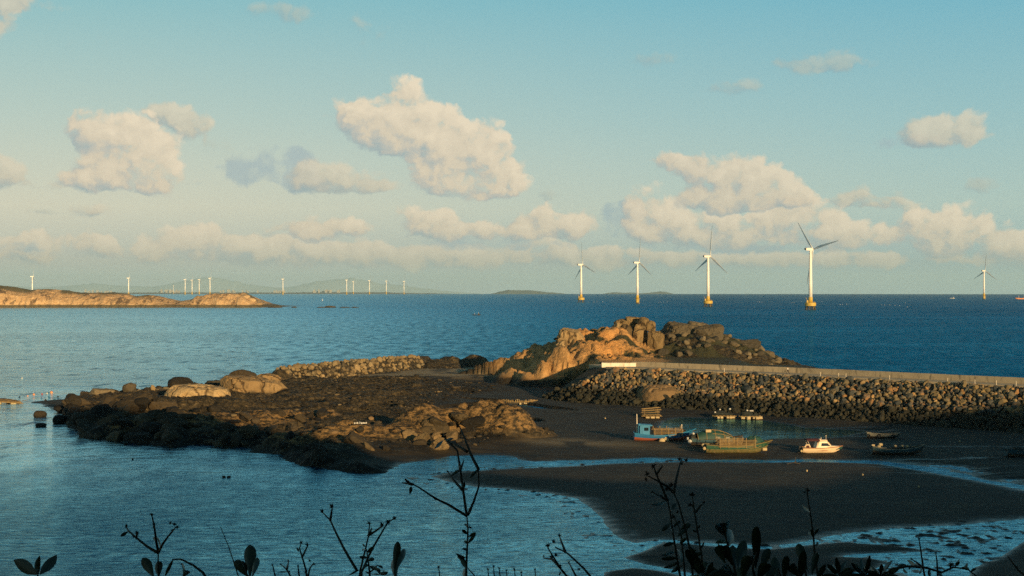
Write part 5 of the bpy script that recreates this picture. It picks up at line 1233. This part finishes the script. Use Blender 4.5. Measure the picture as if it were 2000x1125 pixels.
# ------------------------------------------------------------ the walker on the road (skin-modelled, tiny in the picture)
def skin(name, pts, edges, radii, m, parent, sub=2):
    me_ = bpy.data.meshes.new(name); me_.from_pydata(pts, edges, []); o = link(name, me_, parent)
    md = o.modifiers.new('skin', 'SKIN'); md.use_smooth_shade = True
    for i, r in enumerate(radii): me_.skin_vertices[0].data[i].radius = (r, r) if not isinstance(r, tuple) else r
    me_.skin_vertices[0].data[0].use_root = True
    sd_ = o.modifiers.new('sub', 'SUBSURF'); sd_.levels = sub; sd_.render_levels = sub
    me_.materials.append(m); return o
best = min((abs(1000+F*frame(S0+q*.25)[0][0]/frame(S0+q*.25)[0][1]-1532), q) for q in range(600))[1]
p, dr, nn = frame(S0+best*.25)
M_SKIN = plain('skin', (.42,.25,.16), .6, .1, 4, 0); M_SHIRT = plain('light_shirt', (.62,.58,.52), .8, .1, 4, 0); M_TROU = plain('dark_trousers', (.03,.03,.035), .85, .2, 4, 0); M_HAIR = plain('black_hair', (.012,.011,.010), .7, .2, 9, 0)
pe = thing('person', 'person in light shirt and dark trousers walking along the breakwater road', 'person', (p[0]-nn[0]*1.6, p[1]-nn[1]*1.6, 9.235), math.atan2(-dr[1], -dr[0]))
P_ = [(0,0,.93),(0,0,1.12),(.02,0,1.32),(.03,0,1.45),(.04,0,1.53),(.05,0,1.62),(.06,0,1.70),
      (0,.09,.90),(.22,.10,.50),(.16,.10,.08),(.28,.10,.035),(0,-.09,.90),(-.10,-.10,.50),(-.42,-.10,.16),(-.34,-.10,.05),
      (.02,.19,1.41),(-.10,.24,1.15),(.06,.24,.93),(.02,-.19,1.41),(.14,-.24,1.15),(.34,-.23,1.0)]
E_ = [(0,1),(1,2),(2,3),(3,4),(4,5),(5,6),(0,7),(7,8),(8,9),(9,10),(0,11),(11,12),(12,13),(13,14),(3,15),(15,16),(16,17),(3,18),(18,19),(19,20)]
R_s = [.13,.12,.14,.11,.055,.095,.085,.085,.058,.04,.035,.085,.058,.04,.035,.055,.042,.032,.055,.042,.032]
skin('body', P_, E_, R_s, M_SKIN, pe)
skin('trousers', [P_[i] for i in (0,7,8,9,11,12,13)], [(0,1),(1,2),(2,3),(0,4),(4,5),(5,6)], [.145,.105,.08,.065,.105,.08,.065], M_TROU, pe)
skin('shirt', [(0,0,.92)]+[P_[i] for i in (1,2,3,15,16,18,19)], [(0,1),(1,2),(2,3),(3,4),(4,5),(3,6),(6,7)], [.16,.145,.165,.12,.075,.062,.075,.062], M_SHIRT, pe)
MB().ball((.035,0,1.70), .115, 14, 10, (1.05,.92,.95)).build('hair', M_HAIR, pe, True)
hd = MB()
hd.ball((.155,0,1.645), .02, 8, 6, (1,.7,1.3)).ball((.06,.095,1.65), .025, 8, 6, (1,.5,1.4)).ball((.06,-.095,1.65), .025, 8, 6, (1,.5,1.4)).build('face', M_SKIN, pe, True)
for i in range(2): MB().ball((.14,(.035,-.035)[i],1.672), .012, 8, 6).build('eye', M_HAIR, pe, True)
for i, (a, b) in enumerate([((.22,.10,.035),0),((-.37,-.10,.10),-.9)]): MB().box((0,0,0), (.27,.10,.08), taper=.8).build('shoe', M_HAIR, pe).matrix_basis = Matrix.Translation(a) @ Matrix.Rotation(-b, 4, 'Y')
# ------------------------------------------------------------ plants at the viewer's feet
M_STEM = plain('dry_stem', (.030,.026,.016), .8, .3, 40, 0)
M_HEAD = plain('seed_head', (.030,.024,.015), .9, .4, 60, 0)
M_PLEAF = plain('thick_leaf', (.022,.035,.014), .5, .4, 14, .001, 60)
pr_ = random.Random(12)
def P3(px, py, d): return Vector(((px-1000)/F*d, d, H-(py-EYE)/F*d))
def gnd(x, y): return 28.35 if y < 1.2 else 28.35-.60*(y-1.2)
def plant(name, label, d, stems, heads=(), leaves=(), r0=.0027, cat='plant', spiky=True, group='plants at the viewpoint'):
    """stems: polylines in photo pixels (base first); heads: (px,py,size px); leaves: (base px,py, tip px,py, width px)"""
    b0 = stems[0][0] if stems else (leaves[0][0], leaves[0][1])
    base = P3(b0[0], b0[1], d); base.z = gnd(base.x, base.y)-.02
    T = thing(name, label, cat, base, 0, group); k = d/F
    jit = lambda: pr_.uniform(-.10, .10)
    for si, s in enumerate(stems):
        dd = d+(0 if si == 0 else pr_.uniform(-.02, .02)); e = pr_.uniform(-.22, .22) if si else 0
        n = len(s); pts = [P3(a, b, dd+e*(i/(n-1))**1.5*.8) for i, (a, b) in enumerate(s)]
        # finer bends
        fine = []
        for i in range(n-1):
            for q in (0, .33, .66): fine.append(pts[i].lerp(pts[i+1], q)+Vector((jit(), jit(), jit()))*.0035*(1 if q else 0))
        fine.append(pts[-1])
        if si == 0 or s[0][1] >= 1118:
            g = fine[0].copy(); g.z = gnd(g.x, g.y)-.02; g.x += pr_.uniform(-.04,.04); fine = [g, g.lerp(fine[0], .6)]+fine
        m = len(fine); rr = [r0*(1.25-.75*i/(m-1)) for i in range(m)]
        MB().tube([p-base for p in fine], rr, 6).build('stem', M_STEM, T, True)
        for p in fine[2:-1:3]:      # joints and withered leaf stubs
            pass
    for px, py, sz in heads:
        c = P3(px, py, d+jit()*.5)-base; R_ = sz*k*.5; mb = MB()
        mb.ball(c, R_*.42, 8, 6)
        for _ in range(16 if spiky else 9):
            v = Vector((pr_.gauss(0,1), pr_.gauss(0,1), pr_.gauss(.35,1))).normalized(); o_ = v.orthogonal().normalized()
            L_ = R_*pr_.uniform(.75,1.3)
            mb.add([c+v*R_*.2-o_*R_*.16, c+v*R_*.2+o_*R_*.16, c+v*L_], [(0,1,2)])
            mb.add([c+v*R_*.2-v.cross(o_)*R_*.16, c+v*R_*.2+v.cross(o_)*R_*.16, c+v*L_], [(0,1,2)])
        mb.build('seed_head', M_HEAD, T)
    for lf in leaves:
        ax, ay, bx_, by_, w = lf[:5]
        a = P3(ax, ay, d+jit()*.3); b = P3(bx_, by_, d+jit()); v = b-a; L_ = v.length
        side = v.cross(Vector((0,1,0))).normalized(); nrm = side.cross(v).normalized(); wid = w*k*.43
        shape = lf[5] if len(lf) > 5 else 'lance'
        prof = [(0,.10),(.15,.42),(.35,.85),(.55,1.0),(.75,.85),(.9,.45),(1,.04)] if shape == 'lance' else [(0,.14),(.2,.34),(.45,.74),(.68,1.0),(.85,.92),(.95,.6),(1,.18)]
        cup = pr_.uniform(.15,.45); bend = pr_.uniform(-.12,.12)*L_; mb = MB(); rows = []
        for q, f in prof:
            c = a+v*q+nrm*bend*q*q*2-base
            rows.append([c-side*wid*f+nrm*cup*wid*f, c-side*wid*f*.5+nrm*cup*wid*f*.3, c, c+side*wid*f*.5+nrm*cup*wid*f*.3, c+side*wid*f+nrm*cup*wid*f])
        n5 = 5
        mb.v = [tuple(p) for r in rows for p in r]; mb.f = [(i*n5+j, i*n5+j+1, (i+1)*n5+j+1, (i+1)*n5+j) for i in range(len(rows)-1) for j in range(4)]
        mb.build('leaf', M_PLEAF, T, True)
    return T
def stub(lst, w=7): return [(a, b, a+dx, b+dy, w) for a, b, dx, dy in lst]
plant('broad_leaf_sprig', 'sprig of three broad curled leaves at the bottom left corner', 2.6, [[(73,1135),(74,1122)]], [], [(72,1122,28,1094,30),(76,1122,82,1090,20,'ob'),(78,1122,110,1086,24),(74,1124,60,1108,16)])
plant('dry_weed', 'dry weed with three forked seed stalks in front of the left water', 3.2, [[(311,1140),(309,1105),(309,1080)],[(309,1080),(288,1068),(266,1050),(250,1036),(246,1028)],[(309,1080),(304,1050),(301,1025),(296,1006)],[(309,1080),(318,1062),(333,1042),(343,1030)],[(266,1050),(268,1042)]],
      [(247,1027,11),(267,1041,13),(262,1048,10),(296,1005,11),(301,1024,9),(300,1030,8),(333,1021,9),(340,1024,11),(346,1030,11),(336,1036,8)], stub([(250,1038,-15,10),(309,1080,-22,-4),(301,1055,-9,0),(312,1076,4,-25),(309,1103,6,-6)], 8)+[(300,1128,284,1094,24,'ob'),(310,1128,308,1096,20,'ob'),(322,1126,330,1104,8)])
plant('drooping_stalk', 'bare arching stalk with two thick leaves beside the forked dry weed', 2.8, [[(410,1140),(396,1118),(376,1103),(352,1092),(336,1093)]], [(354,1102,6)], [(356,1130,372,1098,22,'ob'),(362,1128,356,1100,10)])
plant('grass_stalk', 'single thin grass stalk in front of the left water', 3.6, [[(470,1140),(458,1102),(446,1066),(431,1030)]], [(431,1030,4)], [], .0016)
plant('broad_leaf_sprig', 'clump of big upright oval leaves at the bottom, left of centre', 2.5, [[(490,1150),(488,1124)]], [], [(488,1126,488,1066,30,'ob'),(486,1128,458,1098,22,'ob'),(492,1128,503,1092,16,'ob'),(482,1124,476,1080,10)])
plant('dry_weed', 'low twiggy dry weed with small heads between the oval leaves and the V shaped weed', 3.4, [[(600,1140),(598,1115),(590,1088),(585,1070),(588,1062)],[(590,1088),(600,1068),(601,1062)],[(575,1140),(560,1112),(548,1102)],[(560,1112),(564,1096)],[(600,1130),(606,1108),(613,1100)],[(585,1130),(582,1106)],[(540,1135),(533,1106)]],
      [(588,1060,10),(600,1064,10),(605,1095,9),(614,1102,8),(563,1095,6),(548,1102,6),(532,1104,7),(582,1106,8),(597,1118,9),(565,1116,7)], stub([(540,1118,20,-2),(584,1078,-4,-8)], 5), .0025)
plant('dry_weed', 'V shaped dry weed with spidery heads left of the two-lobed leaf', 3.2, [[(702,1140),(704,1112),(712,1080),(719,1050),(722,1024)],[(698,1116),(672,1072),(656,1040),(645,1016),(630,1001)],[(645,1016),(649,992)],[(706,1118),(728,1070),(748,1036),(758,1020),(774,1010)],[(719,1046),(734,1037),(748,1026)],[(722,1042),(726,1032)]],
      [(629,999,13),(648,989,15),(721,1022,11),(726,1032,6),(746,1026,16),(758,1019,16),(770,1012,13)], stub([(703,1113,-14,4),(713,1068,-6,-6)], 5))
plant('green_weed', 'small leafy green weed at the foot of the V shaped dry weed', 3.0, [[(723,1140),(721,1110),(716,1074)],[(722,1118),(738,1104)]], [], stub([(716,1076,-6,-12),(717,1080,8,-6),(718,1090,-10,4),(719,1096,12,-6),(720,1104,-12,2),(721,1106,10,8),(736,1105,10,-4),(734,1108,8,6),(722,1118,-12,4),(724,1122,16,0),(740,1122,12,0)], 10))
plant('broad_leaf_sprig', 'thick two-lobed leaf standing upright left of the tall dry weed', 2.4, [[(770,1150),(771,1120)]], [], [(770,1128,777,1058,18,'ob'),(772,1118,794,1062,15,'ob'),(774,1136,764,1076,22,'ob')])
plant('tall_dry_weed', 'tallest dry weed, with long bare branches, in the middle of the foreground', 3.4, [[(910,1145),(912,1080),(914,1030),(912,1008)],[(912,1008),(905,960),(899,915),(893,880),(870,856),(866,850)],[(912,1008),(880,988),(850,973),(818,952),(797,941)],[(797,941),(791,936)],[(806,946),(787,943)],[(914,1006),(926,978),(935,950),(935,917)],[(935,917),(920,888),(912,868),(905,850),(897,832)],[(903,957),(886,938),(874,920)],[(899,918),(896,905)],[(899,918),(905,902)],[(912,882),(890,868),(868,858)]],
      [(868,853,14),(862,848,9),(894,832,14),(892,828,9),(793,938,8),(786,943,5),(874,921,7),(896,902,7),(905,900,5),(935,917,7),(918,1030,10),(909,1025,8)],
      stub([(803,950,-1,10),(851,974,-4,8),(912,1004,-12,2),(916,1002,2,-10),(935,918,-8,2),(899,918,-10,3),(903,958,2,-7),(866,860,-14,14),(870,862,10,-6),(914,1030,-8,-6),(914,1034,6,-9),(914,1044,-11,-8),(914,1050,18,-12),(914,1058,-10,2),(914,1062,12,-14),(912,1076,-10,-8),(911,1090,-14,2),(910,1096,-16,-10),(911,1104,-8,-14)], 8)+[(908,1130,900,1104,12),(911,1110,900,1088,12)], .0031)
plant('twig', 'thin dry twig leaning off the foot of the tallest dry weed', 3.3, [[(938,1145),(925,1122),(914,1110)]], [], [], .002)
plant('dry_weed', 'slanting dry weed with star shaped heads right of the tallest weed', 3.1, [[(1170,1145),(1140,1110),(1110,1082),(1084,1068)],[(1104,1078),(1098,1062),(1093,1048)],[(1124,1145),(1096,1112),(1082,1090),(1070,1070)],[(1094,1108),(1078,1092),(1062,1090)],[(1135,1145),(1118,1112),(1110,1098)]],
      [(1070,1066,15),(1081,1058,13),(1093,1046,10),(1078,1088,12),(1086,1084,12),(1094,1106,10),(1111,1098,7),(1130,1112,8)], stub([(1063,1090,-3,-8),(1096,1116,-5,10),(1132,1112,2,12)], 4), .0028)
for i, (a, b, lb) in enumerate([(857,1110,'short thin weed tip left of the foot of the tallest weed'),(953,1114,'short star-headed weed tip right of the tallest weed, first'),(964,1108,'short weed tip right of the tallest weed, second'),(975,1112,'short star-headed weed tip, third from the tallest weed'),(989,1116,'short weed tip, fourth from the tallest weed'),(1005,1114,'bigger star-headed weed tip, fifth from the tallest weed'),(1018,1120,'lowest weed tip before the slanting weed'),(1045,1114,'last weed tip before the slanting weed')]):
    plant('weed_tip', lb, 3.0, [[(a+3, 1140),(a, b)]], [(a, b-2, 8)], [], .002)
plant('dark_weed', 'dark leafy weed with two tall crooked seed stalks over the near sand', 3.0, [[(1332,1145),(1322,1090),(1314,1040),(1309,1000),(1304,978)],[(1304,978),(1290,945),(1280,922),(1277,912)],[(1355,1145),(1348,1075),(1338,1030),(1326,985),(1316,962)],[(1316,962),(1321,935),(1327,910),(1332,896)],[(1316,962),(1300,948),(1282,938),(1266,930)],[(1304,978),(1290,968),(1276,962)],[(1282,926),(1294,910)],[(1340,1145),(1330,1040),(1312,1000)]],
      [(1276,911,14),(1264,926,14),(1262,936,11),(1274,961,8),(1293,911,6),(1327,897,12),(1340,899,13),(1331,906,12),(1310,948,17),(1302,956,12),(1315,1010,12),(1324,1000,10)],
      stub([(1300,980,-10,10),(1312,1020,-16,16),(1314,1024,-8,20),(1316,1030,12,-10),(1322,1048,18,-14),(1330,1035,16,-12),(1338,1032,12,-8),(1318,1060,-20,6),(1322,1072,16,10),(1320,1078,-26,8),(1330,1062,20,8),(1326,1090,-34,2),(1328,1098,-28,12),(1340,1078,22,-4),(1334,1104,-22,14),(1346,1088,26,-8),(1312,996,8,-12),(1342,1050,-14,10)], 10)+[(1358,1110,1362,1076,20,'ob'),(1370,1128,1350,1090,18,'ob')])
plant('dark_weed', 'slim dark weed with one round head right of the two crooked stalks', 3.1, [[(1378,1145),(1370,1085),(1362,1035),(1355,990),(1352,970)],[(1359,1000),(1368,988),(1375,982)],[(1354,988),(1346,986)]], [(1351,966,17),(1347,986,12),(1375,981,7)], stub([(1362,1034,6,-4),(1364,1040,-8,-2),(1368,1072,8,-4)], 5))
plant('leafy_shrub', 'dark shrub with stacked rounded leaves in the foreground right of the crooked stalks', 2.5, [[(1442,1150),(1432,1100),(1420,1060),(1412,1030)],[(1480,1150),(1470,1110),(1478,1080)],[(1430,1100),(1410,1080),(1402,1060)],[(1500,1150),(1492,1110)]], [],
      [(1416,1048,1393,1014,16),(1418,1050,1412,1008,26,'ob'),(1424,1066,1436,1030,28,'ob'),(1424,1060,1406,1052,14),(1416,1100,1402,1064,24,'ob'),(1432,1104,1414,1068,22,'ob'),(1442,1110,1450,1064,26,'ob'),(1436,1112,1430,1072,24,'ob'),(1476,1110,1484,1058,22,'ob'),(1470,1108,1470,1070,18,'ob'),(1484,1118,1502,1072,20,'ob'),(1440,1130,1400,1100,26,'ob'),(1450,1132,1462,1090,26,'ob'),(1430,1140,1408,1116,24,'ob'),(1478,1136,1500,1096,26,'ob'),(1460,1140,1440,1104,26,'ob'),(1496,1140,1516,1104,20,'ob'),(1420,1142,1384,1112,22,'ob'),(1390,1140,1376,1100,22,'ob')])
plant('leafy_shrub', 'dark shrub with one tall oval leaf under the thin upright stalk', 2.6, [[(1580,1150),(1572,1112),(1562,1085)],[(1530,1150),(1520,1110)]], [], [(1576,1112,1560,1062,22,'ob'),(1586,1122,1594,1082,16,'ob'),(1564,1130,1540,1100,22,'ob'),(1520,1130,1512,1094,20,'ob'),(1530,1136,1538,1094,18,'ob'),(1596,1134,1612,1104,14),(1560,1140,1574,1100,20,'ob'),(1508,1140,1496,1108,22,'ob')])
plant('thin_weed', 'thin upright dark stalk over the near sand at the right', 3.3, [[(1600,1145),(1592,1090),(1588,1040),(1582,1000),(1578,972),(1576,958)]], [(1577,958,12),(1571,962,7)], stub([(1582,1000,-6,-6),(1588,1022,6,-10),(1588,1044,-8,-4),(1590,1050,-14,-16),(1590,1052,-6,-18),(1591,1046,8,-18),(1592,1066,10,-8),(1590,1070,-14,4)], 7), .0026)
for i, (a, d_, lb) in enumerate([(1640,2.6,'low dark leafy plant along the bottom edge, left of the trailing vine'),(1690,2.7,'spiky dark plant along the bottom edge beside the trailing vine'),(1722,2.6,'tufted dark plant at the start of the trailing vine'),(1380,2.4,'low dark plant at the foot of the crooked stalks')]):
    plant('low_plant', lb, d_, [[(a, 1150), (a+2, 1120)]], [], [(a, 1126, a+q, 1126-h_, 12) for q, h_ in ((-30,10),(-22,22),(-12,26),(0,24),(12,30),(22,18),(34,14),(-36,2),(40,4))])
plant('trailing_vine', 'leafy dark vine trailing along the bottom right edge', 2.7, [[(1720,1140),(1740,1112),(1770,1106),(1810,1109),(1840,1118),(1862,1108),(1890,1112),(1925,1140)]], [], stub([(1745,1111,-6,10),(1752,1109,8,-8),(1764,1107,-4,12),(1776,1106,6,10),(1788,1107,-2,-8),(1800,1108,6,12),(1816,1110,-4,12),(1830,1114,8,10),(1846,1114,-8,-8),(1856,1110,4,-14),(1866,1107,8,-10),(1872,1107,-2,-14),(1884,1110,10,-10),(1878,1108,14,4),(1896,1118,10,-4)], 9))
for a, b, c, lb in [([(1808,1140),(1802,1100),(1797,1066),(1795,1055)],(1795,1053,9),[(1780,1092,8)],'thin forked stalk above the trailing vine'),([(1832,1140),(1830,1095),(1828,1082)],(1828,1080,8),[(1818,1078,5)],'second thin stalk above the trailing vine'),([(2010,1130),(1990,1115),(1978,1100),(1968,1086)],(1987,1108,6),[],'thin twig hanging in at the right bottom corner')]:
    plant('thin_weed', lb, 3.0, [a]+([[(1802,1108),(1790,1098),(1780,1092)]] if c and c[0][0] == 1780 else []), [b]+c, [], .0022)
